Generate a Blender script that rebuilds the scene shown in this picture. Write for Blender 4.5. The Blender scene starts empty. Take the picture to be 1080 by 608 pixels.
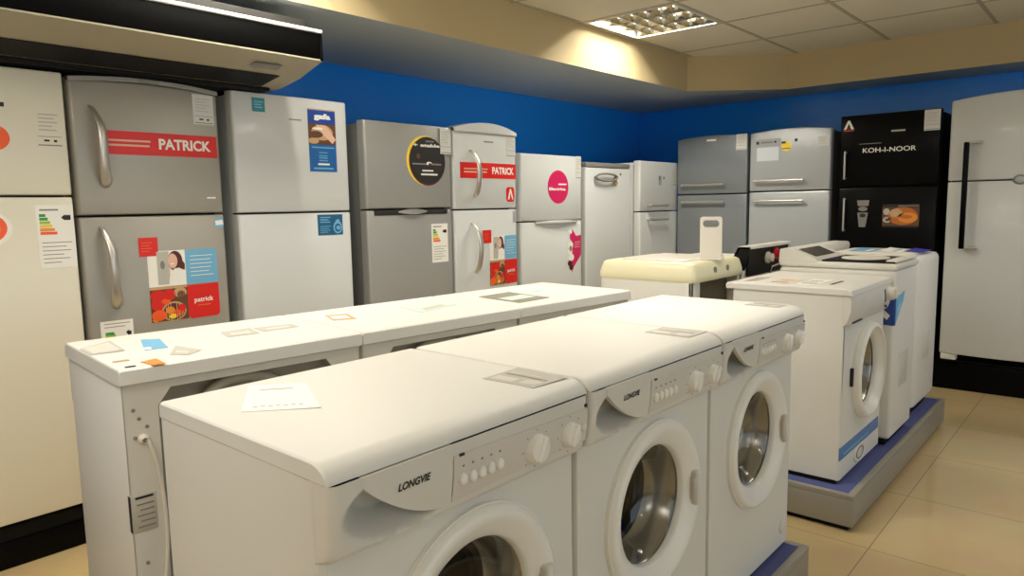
import bpy, bmesh, math
from mathutils import Vector, Matrix
S = bpy.context.scene
C = S.collection
PI = math.pi
R = math.radians

# ------------------------------------------------------------------ materials
def lin(c):
    return tuple(((v/255)/12.92 if v/255 <= .04045 else ((v/255+.055)/1.055)**2.4) for v in c)
MATS = {}
def mat(name, col, rough=.5, metal=0., spec=.5, coat=0., noise=0., nscale=8., bump=0., bscale=200.):
    if name in MATS: return MATS[name]
    m = bpy.data.materials.new(name); m.use_nodes = True
    nt = m.node_tree; b = nt.nodes['Principled BSDF']
    c = lin(col)
    b.inputs['Base Color'].default_value = (*c, 1)
    b.inputs['Roughness'].default_value = rough
    b.inputs['Metallic'].default_value = metal
    b.inputs['Specular IOR Level'].default_value = spec
    b.inputs['Coat Weight'].default_value = coat
    b.inputs['Coat Roughness'].default_value = .08
    if noise or bump:
        tc = nt.nodes.new('ShaderNodeTexCoord')
    if noise:
        n = nt.nodes.new('ShaderNodeTexNoise'); n.inputs['Scale'].default_value = nscale
        n.inputs['Detail'].default_value = 3
        mx = nt.nodes.new('ShaderNodeMix'); mx.data_type = 'RGBA'
        mx.inputs[6].default_value = (*[v*(1-noise) for v in c], 1)
        mx.inputs[7].default_value = (*[min(1, v*(1+noise)) for v in c], 1)
        nt.links.new(tc.outputs['Object'], n.inputs['Vector'])
        nt.links.new(n.outputs['Fac'], mx.inputs[0]); nt.links.new(mx.outputs[2], b.inputs['Base Color'])
    if bump:
        n2 = nt.nodes.new('ShaderNodeTexNoise'); n2.inputs['Scale'].default_value = bscale
        bp = nt.nodes.new('ShaderNodeBump'); bp.inputs['Strength'].default_value = bump; bp.inputs['Distance'].default_value = .002
        nt.links.new(tc.outputs['Object'], n2.inputs['Vector'])
        nt.links.new(n2.outputs['Fac'], bp.inputs['Height']); nt.links.new(bp.outputs['Normal'], b.inputs['Normal'])
    MATS[name] = m
    return m

def emit(name, col, s):
    m = bpy.data.materials.new(name); m.use_nodes = True; nt = m.node_tree
    nt.nodes.clear(); o = nt.nodes.new('ShaderNodeOutputMaterial'); e = nt.nodes.new('ShaderNodeEmission')
    e.inputs['Color'].default_value = (*lin(col), 1); e.inputs['Strength'].default_value = s
    nt.links.new(e.outputs[0], o.inputs[0]); return m

def glassmat(name, tint, ior=1.45):
    m = bpy.data.materials.new(name); m.use_nodes = True; nt = m.node_tree
    nt.nodes.clear(); o = nt.nodes.new('ShaderNodeOutputMaterial')
    t = nt.nodes.new('ShaderNodeBsdfTransparent'); t.inputs[0].default_value = (*tint, 1)
    g = nt.nodes.new('ShaderNodeBsdfGlossy'); g.inputs['Roughness'].default_value = .03
    lw = nt.nodes.new('ShaderNodeLayerWeight'); lw.inputs['Blend'].default_value = .5
    pw_ = nt.nodes.new('ShaderNodeMath'); pw_.operation = 'POWER'; pw_.inputs[1].default_value = 4
    nt.links.new(lw.outputs['Facing'], pw_.inputs[0])
    f = nt.nodes.new('ShaderNodeMath'); f.operation = 'MULTIPLY_ADD'; f.inputs[1].default_value = .85; f.inputs[2].default_value = .045
    nt.links.new(pw_.outputs[0], f.inputs[0])
    mx = nt.nodes.new('ShaderNodeMixShader')
    nt.links.new(f.outputs[0], mx.inputs[0]); nt.links.new(t.outputs[0], mx.inputs[1]); nt.links.new(g.outputs[0], mx.inputs[2])
    nt.links.new(mx.outputs[0], o.inputs[0]); return m

WHITE = mat('white enamel', (218, 216, 208), .5)
WHITE2 = mat('white plastic', (214, 211, 202), .38)
RING = mat('white door plastic', (234, 232, 224), .32)
OFFW = mat('off white plastic', (222, 217, 206), .4)
CREAM = mat('cream enamel', (224, 219, 200), .35, coat=.2)
YELLOWED = mat('yellowed plastic', (238, 232, 196), .4)
COOLW = mat('cool white enamel', (206, 209, 208), .3, coat=.2)
STRIP = mat('pale grey plastic', (208, 203, 193), .4)
SILVER = mat('silver painted steel', (160, 156, 146), .36, metal=.25, bump=.04, bscale=600)
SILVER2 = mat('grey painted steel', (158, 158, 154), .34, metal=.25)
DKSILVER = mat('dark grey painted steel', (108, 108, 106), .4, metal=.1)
SLATE = mat('cool silver steel', (132, 138, 142), .33, metal=.35)
PALESILVER = mat('pale silver steel', (170, 175, 178), .33, metal=.2)
CHROME = mat('chrome', (215, 215, 212), .18, metal=1.)
SATIN = mat('satin aluminium', (200, 197, 190), .3, metal=.75)
GREYPL = mat('grey plastic', (128, 126, 122), .45)
BLACK = mat('gloss black', (4, 4, 5), .3, spec=.1)
BLACKF = mat('black grille', (5, 5, 5), .6, spec=.05)
BLACKM = mat('matt black', (14, 13, 12), .6, spec=.2)
DARK = mat('dark gasket', (28, 26, 24), .7)
SEALM = mat('satin window cone', (206, 202, 192), .24, metal=.85)
RUBBER = mat('grey rubber', (150, 146, 137), .4)
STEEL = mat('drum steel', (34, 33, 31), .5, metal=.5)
GALV = mat('galvanised back panel', (158, 154, 142), .5, noise=.12, nscale=14)
GLASSD = glassmat('door glass', (.70, .70, .69))
GLASSLID = mat('smoked lid glass', (30, 29, 27), .12, spec=.5)
RED = mat('red print', (214, 32, 24), .4)
ORANGE = mat('orange print', (240, 92, 30), .4)
ORANGE2 = mat('amber print', (226, 142, 44), .4)
PINK = mat('magenta print', (206, 28, 92), .4)
BLUE = mat('blue print', (22, 92, 158), .4)
NAVY = mat('navy print', (24, 66, 150), .4)
SKY = mat('light blue print', (112, 176, 212), .4)
TEAL = mat('teal print', (22, 128, 140), .4)
TEALBLUE = mat('dark teal print', (22, 88, 126), .4)
PAPER = mat('white paper', (240, 238, 230), .6)
PAPER2 = mat('grey printed paper', (186, 183, 172), .5)
INK = mat('black ink', (24, 22, 22), .5)
INKG = mat('grey ink', (130, 126, 120), .6)
GREEN = mat('green print', (60, 150, 70), .5)
LIME = mat('lime print', (166, 196, 52), .5)
YEL = mat('yellow print', (240, 208, 58), .5)
BROWN = mat('brown print', (98, 62, 36), .5)
TAN = mat('tan print', (196, 160, 116), .5)
SKIN = mat('skin tone print', (226, 184, 160), .5)
MAROON = mat('maroon print', (84, 28, 30), .5)
FOODO = mat('roast orange print', (188, 104, 36), .5)
PURPLE = mat('violet print', (66, 62, 168), .45)
AQUA = mat('pale green print', (196, 214, 204), .45)
HOSE = mat('grey hose', (168, 164, 152), .5)
WATERRED = mat('red valve plastic', (206, 42, 60), .4)
CARPET = mat('blue carpet', (88, 94, 142), .95, spec=.1, noise=.25, nscale=300, bump=.5, bscale=500)
PLATF = mat('grey platform edge', (158, 154, 143), .35, metal=.3)
WALLBLUE = mat('blue wall paint', (26, 146, 252), .26, spec=.5, bump=.06, bscale=14)
CREAMWALL = mat('cream wall paint', (206, 194, 160), .7)
FASCIA = mat('beige soffit paint', (190, 172, 132), .75, noise=.02, nscale=3)
SOFFIT = mat('shaded soffit paint', (172, 182, 188), .7)  # white underside; shade and blue wall bounce mixed into the colour
TILE = mat('ceiling tile', (220, 215, 197), .85, bump=.25, bscale=160)
TBAR = mat('ceiling grid', (176, 170, 150), .6)
TAGC = mat('grey tag card', (206, 207, 203), .5)
BLADE = mat('louver blade', (206, 204, 196), .12, metal=1.)
REFL = mat('light reflector', (226, 226, 220), .1, metal=1.)
TUBE = emit('tube glow', (255, 246, 224), 9)

def floor_mat():
    m = bpy.data.materials.new('polished beige floor tile'); m.use_nodes = True
    nt = m.node_tree; b = nt.nodes['Principled BSDF']
    tc = nt.nodes.new('ShaderNodeTexCoord'); mp = nt.nodes.new('ShaderNodeMapping')
    mp.inputs['Location'].default_value = (-.15, -2.78, 0)
    br = nt.nodes.new('ShaderNodeTexBrick'); br.offset = 0; br.squash = 1
    br.inputs['Scale'].default_value = 1; br.inputs['Brick Width'].default_value = .6; br.inputs['Row Height'].default_value = .6
    br.inputs['Mortar Size'].default_value = .0022; br.inputs['Mortar Smooth'].default_value = .2
    br.inputs['Color1'].default_value = (*lin((200, 176, 130)), 1); br.inputs['Color2'].default_value = (*lin((196, 172, 126)), 1)
    br.inputs['Mortar'].default_value = (*lin((150, 130, 96)), 1)
    nt.links.new(tc.outputs['Object'], mp.inputs[0]); nt.links.new(mp.outputs[0], br.inputs['Vector'])
    n = nt.nodes.new('ShaderNodeTexNoise'); n.inputs['Scale'].default_value = 5; n.inputs['Detail'].default_value = 4
    nt.links.new(tc.outputs['Object'], n.inputs['Vector'])
    mx = nt.nodes.new('ShaderNodeMix'); mx.data_type = 'RGBA'; mx.blend_type = 'SOFT_LIGHT'; mx.inputs[0].default_value = .18
    nt.links.new(br.outputs['Color'], mx.inputs[6]); nt.links.new(n.outputs['Color'], mx.inputs[7])
    nt.links.new(mx.outputs[2], b.inputs['Base Color'])
    b.inputs['Roughness'].default_value = .14; b.inputs['Specular IOR Level'].default_value = .5
    return m
FLOOR = floor_mat()

# ------------------------------------------------------------------ mesh builder
TXT = {}
def glyphs(s, bold=0., shear=0.):
    k = (s, bold, shear)
    if k not in TXT:
        cu = bpy.data.curves.new('t', 'FONT'); cu.body = s; cu.size = 1; cu.offset = bold; cu.shear = shear; cu.resolution_u = 4
        ob = bpy.data.objects.new('t', cu); C.objects.link(ob)
        dg = bpy.context.evaluated_depsgraph_get()
        me = bpy.data.meshes.new_from_object(ob.evaluated_get(dg))
        vs = [(v.co.x, v.co.y) for v in me.vertices]; fs = [tuple(p.vertices) for p in me.polygons]
        bpy.data.objects.remove(ob); bpy.data.curves.remove(cu); bpy.data.meshes.remove(me)
        x0 = min(v[0] for v in vs); x1 = max(v[0] for v in vs); y0 = min(v[1] for v in vs); y1 = max(v[1] for v in vs)
        TXT[k] = ([((v[0]-x0)/(x1-x0), (v[1]-y0)/(y1-y0)) for v in vs], fs)
    return TXT[k]

class MB:
    def __init__(s): s.v = []; s.f = []; s.mi = []; s.mats = []
    def _m(s, m):
        if m not in s.mats: s.mats.append(m)
        return s.mats.index(m)
    def add(s, vs, fs, m):
        o = len(s.v); s.v += [tuple(v) for v in vs]; k = s._m(m)
        for f in fs: s.f.append(tuple(i+o for i in f)); s.mi.append(k)
        return s
    def box(s, a, b, m, bev=0., seg=2, rot=None, piv=None):
        bm = bmesh.new(); bmesh.ops.create_cube(bm, size=1)
        sz = [abs(b[i]-a[i]) for i in range(3)]; ce = [(a[i]+b[i])/2 for i in range(3)]
        for v in bm.verts: v.co = Vector((v.co.x*sz[0]+ce[0], v.co.y*sz[1]+ce[1], v.co.z*sz[2]+ce[2]))
        if bev: bmesh.ops.bevel(bm, geom=bm.edges[:], offset=min(bev, min(sz)*.49), segments=seg, profile=.5, affect='EDGES')
        bm.verts.index_update()
        vs = [v.co.copy() for v in bm.verts]
        if rot is not None:
            p = Vector(piv or ce); vs = [rot @ (v-p)+p for v in vs]
        s.add(vs, [tuple(v.index for v in f.verts) for f in bm.faces], m); bm.free(); return s
    def loft(s, rings, m, caps=(True, True), closed=True):
        n = len(rings[0]); vs = [p for r in rings for p in r]; fs = []
        for i in range(len(rings)-1):
            for j in range(n if closed else n-1):
                k = (j+1) % n
                fs.append((i*n+j, i*n+k, (i+1)*n+k, (i+1)*n+j))
        if caps[0]: fs.append(tuple(range(n))[::-1])
        if caps[1]: fs.append(tuple(range((len(rings)-1)*n, len(rings)*n)))
        return s.add(vs, fs, m)
    def tube(s, pts, r, m, n=10, caps=True, sc=(1, 1)):
        pts = [Vector(p) for p in pts]; rings = []; up = None
        rr = r if isinstance(r, (list, tuple)) else [r]*len(pts)
        for i, p in enumerate(pts):
            t = (pts[min(i+1, len(pts)-1)]-pts[max(i-1, 0)]).normalized()
            if up is None:
                up = Vector((0, 0, 1)) if abs(t.z) < .9 else Vector((1, 0, 0))
            a = t.cross(up).normalized(); up = a.cross(t).normalized()
            rings.append([p+a*math.cos(2*PI*k/n)*rr[i]*sc[0]+up*math.sin(2*PI*k/n)*rr[i]*sc[1] for k in range(n)])
        return s.loft(rings, m, (caps, caps))
    def lathe(s, prof, m, c=(0, 0, 0), axis='-y', n=48, sx=1., sz=1.):
        # prof: (radius, outward height along the axis)
        rings = []
        for r, h in prof:
            ring = []
            for k in range(n):
                a = 2*PI*k/n; u = math.cos(a)*r*sx; w = math.sin(a)*r*sz
                if axis == '-y': p = (c[0]+u, c[1]-h, c[2]+w)
                elif axis == 'z': p = (c[0]+u, c[1]+w, c[2]+h)
                elif axis == 'x': p = (c[0]+h, c[1]+u, c[2]+w)
                elif axis == 'y': p = (c[0]+u, c[1]+h, c[2]+w)
                ring.append(p)
            rings.append(ring)
        return s.loft(rings, m, (False, False))
    def prism(s, pts, m, fn0, fn1):
        return s.loft([[fn0(*p) for p in pts], [fn1(*p) for p in pts]], m)
    def build(s, name, parent=None, ang=38, smooth=True):
        me = bpy.data.meshes.new(name); bm = bmesh.new()
        vs = [bm.verts.new(v) for v in s.v]
        for f, k in zip(s.f, s.mi):
            try:
                fc = bm.faces.new([vs[i] for i in f]); fc.material_index = k
            except ValueError: pass
        bmesh.ops.remove_doubles(bm, verts=bm.verts[:], dist=2e-6)
        bmesh.ops.recalc_face_normals(bm, faces=bm.faces[:])
        for f in bm.faces: f.smooth = smooth
        bm.to_mesh(me); bm.free()
        for m in s.mats: me.materials.append(m)
        if smooth: me.set_sharp_from_angle(angle=R(ang))
        o = bpy.data.objects.new(name, me); C.objects.link(o)
        if parent is not None: o.parent = parent
        return o

def thing(name, label, cat, loc=(0, 0, 0), rz=0., group=None):
    o = bpy.data.objects.new(name, None); C.objects.link(o); o.empty_display_size = .1
    o.location = loc; o.rotation_euler = (0, 0, rz)
    return tag(o, label, cat, group)
def tag(o, label, cat, group=None):
    o['label'] = label; o['category'] = cat
    if group: o['group'] = group
    return o
def struct(mb, name, **k):
    o = mb.build(name, **k); o['kind'] = 'structure'; return o
def dup(root, loc, rz, label):
    r = root.copy(); C.objects.link(r); r.location = loc; r.rotation_euler = (0, 0, rz); r['label'] = label
    for ch in list(root.children):
        c = ch.copy(); C.objects.link(c); c.parent = r
        for g in list(ch.children):
            d = g.copy(); C.objects.link(d); d.parent = c
    return r

# ------------------------------------------------------------------ room
XW, YW, XR, YF = -2.83, 5.55, 3.9, -3.3
ZS, ZC = 2.113, 2.373
mb = MB(); mb.box((XW-.1, YF-.1, -.1), (XR+.1, YW+.1, 0), FLOOR); struct(mb, 'floor', smooth=False)
mb = MB(); mb.box((XW-.1, YF-.1, 0), (XW, YW+.1, 2.6), WALLBLUE); struct(mb, 'wall_left', smooth=False)
mb = MB(); mb.box((XW, YW, 0), (XR, YW+.1, 2.6), WALLBLUE); struct(mb, 'wall_back', smooth=False)
WY0, WY1, WZ0, WZ1 = -1.4, 3.6, .25, 2.15     # unseen shop window, added in the right wall to light the blue wall
mb = MB()
for a_, b_ in (((YF-.1, 0), (WY0, 2.6)), ((WY1, 0), (YW+.1, 2.6)), ((WY0, 0), (WY1, WZ0)), ((WY0, WZ1), (WY1, 2.6))):
    mb.box((XR, a_[0], a_[1]), (XR+.1, b_[0], b_[1]), CREAMWALL)
struct(mb, 'wall_right', smooth=False)
mb = MB()
for y in [WY0+(WY1-WY0)*i/3 for i in range(4)]: mb.box((XR+.02, y-.03, WZ0), (XR+.08, y+.03, WZ1), SATIN, .004)
for z in (WZ0, WZ1): mb.box((XR+.02, WY0, z-.03), (XR+.08, WY1, z+.03), SATIN, .004)
wf = struct(mb, 'added_window_1', smooth=False)
mb = MB(); mb.box((XR+.046, WY0, WZ0), (XR+.052, WY1, WZ1), glassmat('added window glass', (.95, .97, .97))); struct(mb, 'added_pane', parent=wf, smooth=False)
L = bpy.data.lights.new('added_daylight', 'AREA'); L.shape = 'RECTANGLE'; L.size = WY1-WY0; L.size_y = WZ1-WZ0; L.energy = 55; L.color = (.80, .90, 1.)  # added area light behind the made-up window, brightens the blue wall
o = bpy.data.objects.new('added_daylight', L); C.objects.link(o); o.location = (XR+.35, (WY0+WY1)/2, (WZ0+WZ1)/2); o.rotation_euler = (PI/2, 0, PI/2)
mb = MB(); mb.box((XW, YF-.1, 0), (XR, YF, 2.6), CREAMWALL); struct(mb, 'wall_front', smooth=False)
# dropped soffit along the left and back walls, its corner cut at an angle
pl = [(XW, YF), (-1.857, YF), (-1.857, 4.62), (-1.27, 5.12), (XR, 5.12), (XR, YW), (XW, YW)]
mb = MB()
n = len(pl)
mb.add([(x, y, ZS) for x, y in pl]+[(x, y, ZC+.01) for x, y in pl], [(i, (i+1) % n, n+(i+1) % n, n+i) for i in range(n)], FASCIA)
mb.add([(x, y, ZS) for x, y in pl], [(0, 1, 2, 6), (2, 3, 6), (3, 4, 5, 6)], SOFFIT)
struct(mb, 'trim_1', smooth=False)
# suspended tile ceiling with openings for the recessed lights
PIT = .63
GX = [-1.83-PIT]+[-1.83+PIT*i for i in range(0, 10)]
GY = [3.2+PIT*i for i in range(-10, 4)]
LIGHTS = [(-1.83, 3.2), (-1.83, 3.2-4*PIT), (-1.83+2*PIT, 3.2-2*PIT-PIT), (-1.83+PIT, 3.2-6*PIT), (-1.83+2*PIT, 3.2-7*PIT), (-1.83+4*PIT, 3.2), (-1.83+4*PIT, 3.2-8*PIT), (-1.83+8*PIT, 3.2-4*PIT)]
def is_light(x, y): return any(abs(x-a) < .01 and abs(y-b) < .01 for a, b in LIGHTS if a < -1)
mb = MB()
for x in GX[:-1]:
    for y in GY[:-1]:
        if is_light(x, y): continue
        mb.box((x, y, ZC), (x+PIT, y+PIT, ZC+.015), TILE)
mb.box((XW, YF-.1, ZC), (XW+.4, YW, ZC+.015), TILE)
mb.box((GX[-1], YF-.1, ZC), (XR, YW, ZC+.015), TILE)
mb.box((XW, GY[-1], ZC), (XR, YW, ZC+.015), TILE)
mb.box((XW, YF-.1, ZC), (XR, GY[0], ZC+.015), TILE)
struct(mb, 'ceiling', smooth=False)
mb = MB()
for x in GX[1:]: mb.box((x-.011, YF, ZC-.004), (x+.011, 5.12, ZC+.001), TBAR)
for y in GY[:-1]: mb.box((-1.857, y-.011, ZC-.0035), (XR, y+.011, ZC+.001), TBAR)
struct(mb, 'trim_2', smooth=False)

# ------------------------------------------------------------------ recessed louvred lights
def ceiling_light(loc, label):
    t = thing('ceiling_light', label, 'ceiling light', loc, 0, 'recessed louvred ceiling lights')
    w = PIT-.024
    a, b = .014, PIT-.014
    m = MB()   # housing: open box going up into the ceiling
    m.box((a, a, .118), (b, b, .124), SILVER2)
    for q in ((a, a, a+.004, b), (b-.004, a, b, b), (a, a, b, a+.004), (a, b-.004, b, b)):
        m.box((q[0], q[1], 0), (q[2], q[3], .12), SILVER2)
    m.build('housing', t)
    m = MB()
    for q in ((a, a, a+.016, b), (b-.016, a, b, b), (a, a, b, a+.016), (a, b-.016, b, b)):
        m.box((q[0], q[1], -.006), (q[2], q[3], .004), WHITE2, .001)
    m.build('frame', t)
    # three troughs along x with curved mirror sides
    pw = (b-a-.036)/3
    for k in range(3):
        y0 = a+.018+k*pw; yc = y0+pw/2
        m = MB(); rings = []
        pr = [(-pw/2+.004, 0), (-pw/2+.012, .03), (-pw/2+.028, .06), (-pw/2+.05, .085), (0, .1), (pw/2-.05, .085), (pw/2-.028, .06), (pw/2-.012, .03), (pw/2-.004, 0)]
        for x in (a+.018, b-.018): rings.append([(x, yc+p, z+.004) for p, z in pr])
        m.loft(rings, REFL, (False, False), closed=False)
        m.build('reflector', t)
        m = MB(); m.tube([(a+.03, yc, .066), (b-.03, yc, .066)], .013, TUBE, 12)
        for x in (a+.024, b-.036): m.tube([(x, yc, .066), (x+.012, yc, .066)], .0135, WHITE2, 12)
        m.build('fluorescent_tube', t)
        for j in range(1, 6):
            x = a+.018+(b-a-.036)*j/6
            m = MB()
            m.loft([[(x-.003, yc-pw/2+.005, 0), (x-.003, yc+pw/2-.005, 0), (x+.003, yc+pw/2-.005, 0), (x+.003, yc-pw/2+.005, 0)],
                    [(x-.007, yc-pw/2+.014, .034), (x-.007, yc+pw/2-.014, .034), (x+.007, yc+pw/2-.014, .034), (x+.007, yc-pw/2+.014, .034)]], BLADE)
            m.build('louver_blade', t)
    return t
LOUV = [p for p in LIGHTS if p[0] < -1 and p[1] > 0]
t0 = ceiling_light((*LOUV[0], ZC), 'square louvred ceiling light glowing beside the beige soffit')
dup(t0, (*LOUV[1], ZC), 0, 'square louvred ceiling light over the air conditioner, above the top of the photo')
OPAL = emit('added box glow', (255, 243, 222), 2.2)
DROP = .19
def added_box_light(loc, label):  # unseen hanging boxes, added to throw light on the blue wall
    t = thing('ceiling_light', label, 'ceiling light', loc, 0, 'added box shaped fill lights')
    a, b = .014, PIT-.014
    m = MB(); m.box((a, a, -.010-DROP), (b, b, .02-DROP), WHITE2, .002); m.build('housing', t)
    m = MB(); m.box((a+.008, a+.008, -.105-DROP), (b-.008, b-.008, -.010-DROP), OPAL, .02, 3); m.build('diffuser', t)
    for x in (a+.1, b-.1):
        m = MB(); m.tube([(x, PIT/2, .02-DROP), (x, PIT/2, .001)], .006, SATIN, 8); m.build('rod', t)
    return t
p0 = None
for x, y in LIGHTS:
    if (x, y) in LOUV: continue
    if p0 is None: p0 = added_box_light((x, y, ZC), 'unseen white hanging box with glowing sides, added as fill light over the shop floor')
    else: dup(p0, (x, y, ZC), 0, 'unseen white hanging box with glowing sides, added as fill light over the shop floor')
LW = 12.5; SW = 21.0; PW = 1.5
for (x, y) in LIGHTS:
    a, b = .014, PIT-.014; pw = (b-a-.036)/3
    if (x, y) in LOUV:
        for k in range(3):
            L = bpy.data.lights.new('tube_light', 'AREA'); L.shape = 'RECTANGLE'; L.size = .55; L.size_y = .022
            L.energy = LW; L.color = (1., .93, .80)
            o = bpy.data.objects.new('tube_light', L); C.objects.link(o)
            o.location = (x+PIT/2, y+a+.018+(k+.5)*pw, ZC+.05)
    else:
        L = bpy.data.lights.new('added_box_light', 'AREA'); L.shape = 'SQUARE'; L.size = .56  # added emitter below each unseen box
        L.energy = PW; L.color = (1., .95, .87)
        o = bpy.data.objects.new('added_box_light', L); C.objects.link(o); o.location = (x+PIT/2, y+PIT/2, ZC-.108-DROP)
        for k in range(4):
            L = bpy.data.lights.new('added_side_light', 'AREA'); L.shape = 'RECTANGLE'; L.size = .56; L.size_y = .085; L.energy = SW; L.color = (1., .96, .90)  # added emitters on the box sides, brightening the walls
            o = bpy.data.objects.new('added_side_light', L); C.objects.link(o); q = PI/2*k; o.location = (x+PIT/2+.302*math.cos(q), y+PIT/2+.302*math.sin(q), ZC-.056-DROP); o.rotation_euler = (PI/2, 0, q+PI/2)

# ------------------------------------------------------------------ refrigerators
class Fridge:
    def __init__(s, label, loc, rz, x0, w, zb, H, z0, split, dmat, bmat, depth=.66, bow=0., arch=0., side=None, feet=True, dthick=.055, name='refrigerator'):
        s.x0 = x0; s.zb = zb; s.w = w; s.bow = bow
        s.t = thing(name, label, 'refrigerator', loc, rz, s_group[0])
        H -= zb; z0 -= zb
        s.H = H
        m = MB(); m.box((.006, dthick+.012, z0-.0), (w-.006, depth, H-.012), bmat, .006); m.build('cabinet', s.t)
        m = MB(); m.box((.014, dthick-.004, z0+.012), (w-.014, dthick+.016, H-.03), DARK); m.build('gasket', s.t)
        if feet:
            for fx in (.05, w-.05):
                for fy in (.1, depth-.06):
                    m = MB(); m.lathe([(0, 0), (.02, 0), (.02, .012), (.012, .016), (.012, z0+.002)], BLACKM, (fx, fy, 0), 'z', 16); m.build('foot', s.t)
        s.dt = dthick
        if split is None:
            s.lower = s.door('fridge_door', z0, H, dmat, arch); s.upper = s.lower
        else:
            sp = split-zb
            s.upper = s.door('freezer_door', sp+.004, H, dmat, arch)
            s.lower = s.door('fridge_door', z0, sp-.004, dmat, 0)
    def front(s, x):
        u = (x-s.w/2)/(s.w/2); return -s.bow*(1-u*u)
    def door(s, name, z0, z1, m_, arch, r=.012):
        w = s.w; xs = []
        for d in (0, .15, .4, .7, 1.): xs.append(d*r)
        xs = xs+[r+(w-2*r)*k/14 for k in range(1, 14)]+[w-x for x in xs[::-1]]
        def er(x):
            d = min(x, w-x)
            return 0 if d >= r else r*(1-math.sqrt(max(0, 1-((r-d)/r)**2)))
        lv = []
        q = .010
        for k in range(4):
            a = PI/2*k/3; lv.append((z0+q*(1-math.cos(PI/2-a)) if False else z0+q*math.sin(a), q*(1-math.sin(a)) if False else q*(1-math.cos(PI/2-a)), 0))
        for k in range(4):
            a = PI/2*(1-k/3); lv.append((z1-q*math.sin(a), q*(1-math.sin(a)), 1))
        lv = [(z0, q, 0), (z0+q*.3, q*.3, 0), (z0+q, 0, 0), (z1-q, 0, 1), (z1-q*.3, q*.3, 1), (z1, q, 1)]
        rings = []
        for z, ins, top in lv:
            fr = []; bk = []
            for x in xs:
                za = z+(arch*(1-((x-w/2)/(w/2))**2) if top else 0)
                fr.append((x, s.front(x)+er(x)+ins, za)); bk.append((x, s.dt, za))
            rings.append(fr+bk[::-1])
        n = len(xs); m = MB(); m.loft(rings, m_, (False, False))
        for ri in (0, len(rings)-1):
            rg = rings[ri]
            m.add(rg, [(i, i+1, 2*n-2-i, 2*n-1-i) for i in range(n-1)], m_)
        return m.build(name, s.t, 30)
    def st(s): return Sticker(s)

class Sticker(MB):
    def __init__(s, fr, y=0.): super().__init__(); s.fr = fr
    def P(s, X, Z, layer):
        x = X-s.fr.x0; return (x, s.fr.front(x)-.0012-.0006*layer, Z-s.fr.zb)
    def strip(s, pa, pb, m, layer):
        """pa, pb: matching polylines"""
        n = len(pa); vs = [s.P(*p, layer) for p in pa]+[s.P(*p, layer) for p in pb]
        s.add(vs, [(i, i+1, n+i+1, n+i) for i in range(n-1)], m)
        if layer == 0:   # rim back to the door
            loop = pa+pb[::-1]; k = len(loop)
            s.add([s.P(*p, 0) for p in loop]+[s.P(*p, -1.6) for p in loop], [(i, (i+1) % k, k+(i+1) % k, k+i) for i in range(k)], m)
    def rect(s, xa, za, xb, zb, m, layer=0):
        n = max(1, int(abs(xb-xa)/.04))
        xs = [xa+(xb-xa)*i/n for i in range(n+1)]
        s.strip([(x, za) for x in xs], [(x, zb) for x in xs], m, layer); return s
    def ell(s, cx, cz, rx, rz, m, layer=0, n=28, a0=0):
        k = n//2
        up = [(cx+rx*math.cos(PI-PI*i/k), cz+rz*math.sin(PI-PI*i/k)) for i in range(k+1)]
        lo = [(p[0], 2*cz-p[1]) for p in up]
        s.strip(lo, up, m, layer); return s
    def poly(s, pts, m, layer=0):
        vs = [s.P(*p, layer) for p in pts]; s.add(vs, [tuple(range(len(pts)))], m); return s
    def rrect(s, xa, za, xb, zb, r, m, layer=0, corners='1111'):
        pa = []; pb = []
        for i in range(7):
            a = PI/2*i/6; dx = r*(1-math.cos(a)); dz = r*(1-math.sin(a)); 
            pa.append((xa+dx, za+(dz if corners[0] == '1' else 0))); pb.append((xa+dx, zb-(dz if corners[1] == '1' else 0)))
        for i in range(6, -1, -1):
            a = PI/2*i/6; dx = r*(1-math.cos(a)); dz = r*(1-math.sin(a))
            pa.append((xb-dx, za+(dz if corners[2] == '1' else 0))); pb.append((xb-dx, zb-(dz if corners[3] == '1' else 0)))
        s.strip(pa, pb, m, layer); return s
    def text(s, t, xa, za, xb, zb, m, layer=2, bold=0., shear=0., slope=0.):
        vs, fs = glyphs(t, bold, shear)
        s.add([s.P(xa+(xb-xa)*u, za+(zb-za)*v+slope*u, layer) for u, v in vs], fs, m); return s
    def lines(s, xa, za, xb, zb, n, m, layer=2, ragged=(1, .8, .95, .7, .9, .6), fill=.5):
        h = (zb-za)/n
        for i in range(n):
            z = zb-h*(i+.5); ww = (xb-xa)*ragged[i % len(ragged)]
            s.rect(xa, z-h*fill/2, xa+ww, z+h*fill/2, m, layer)
        return s

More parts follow.
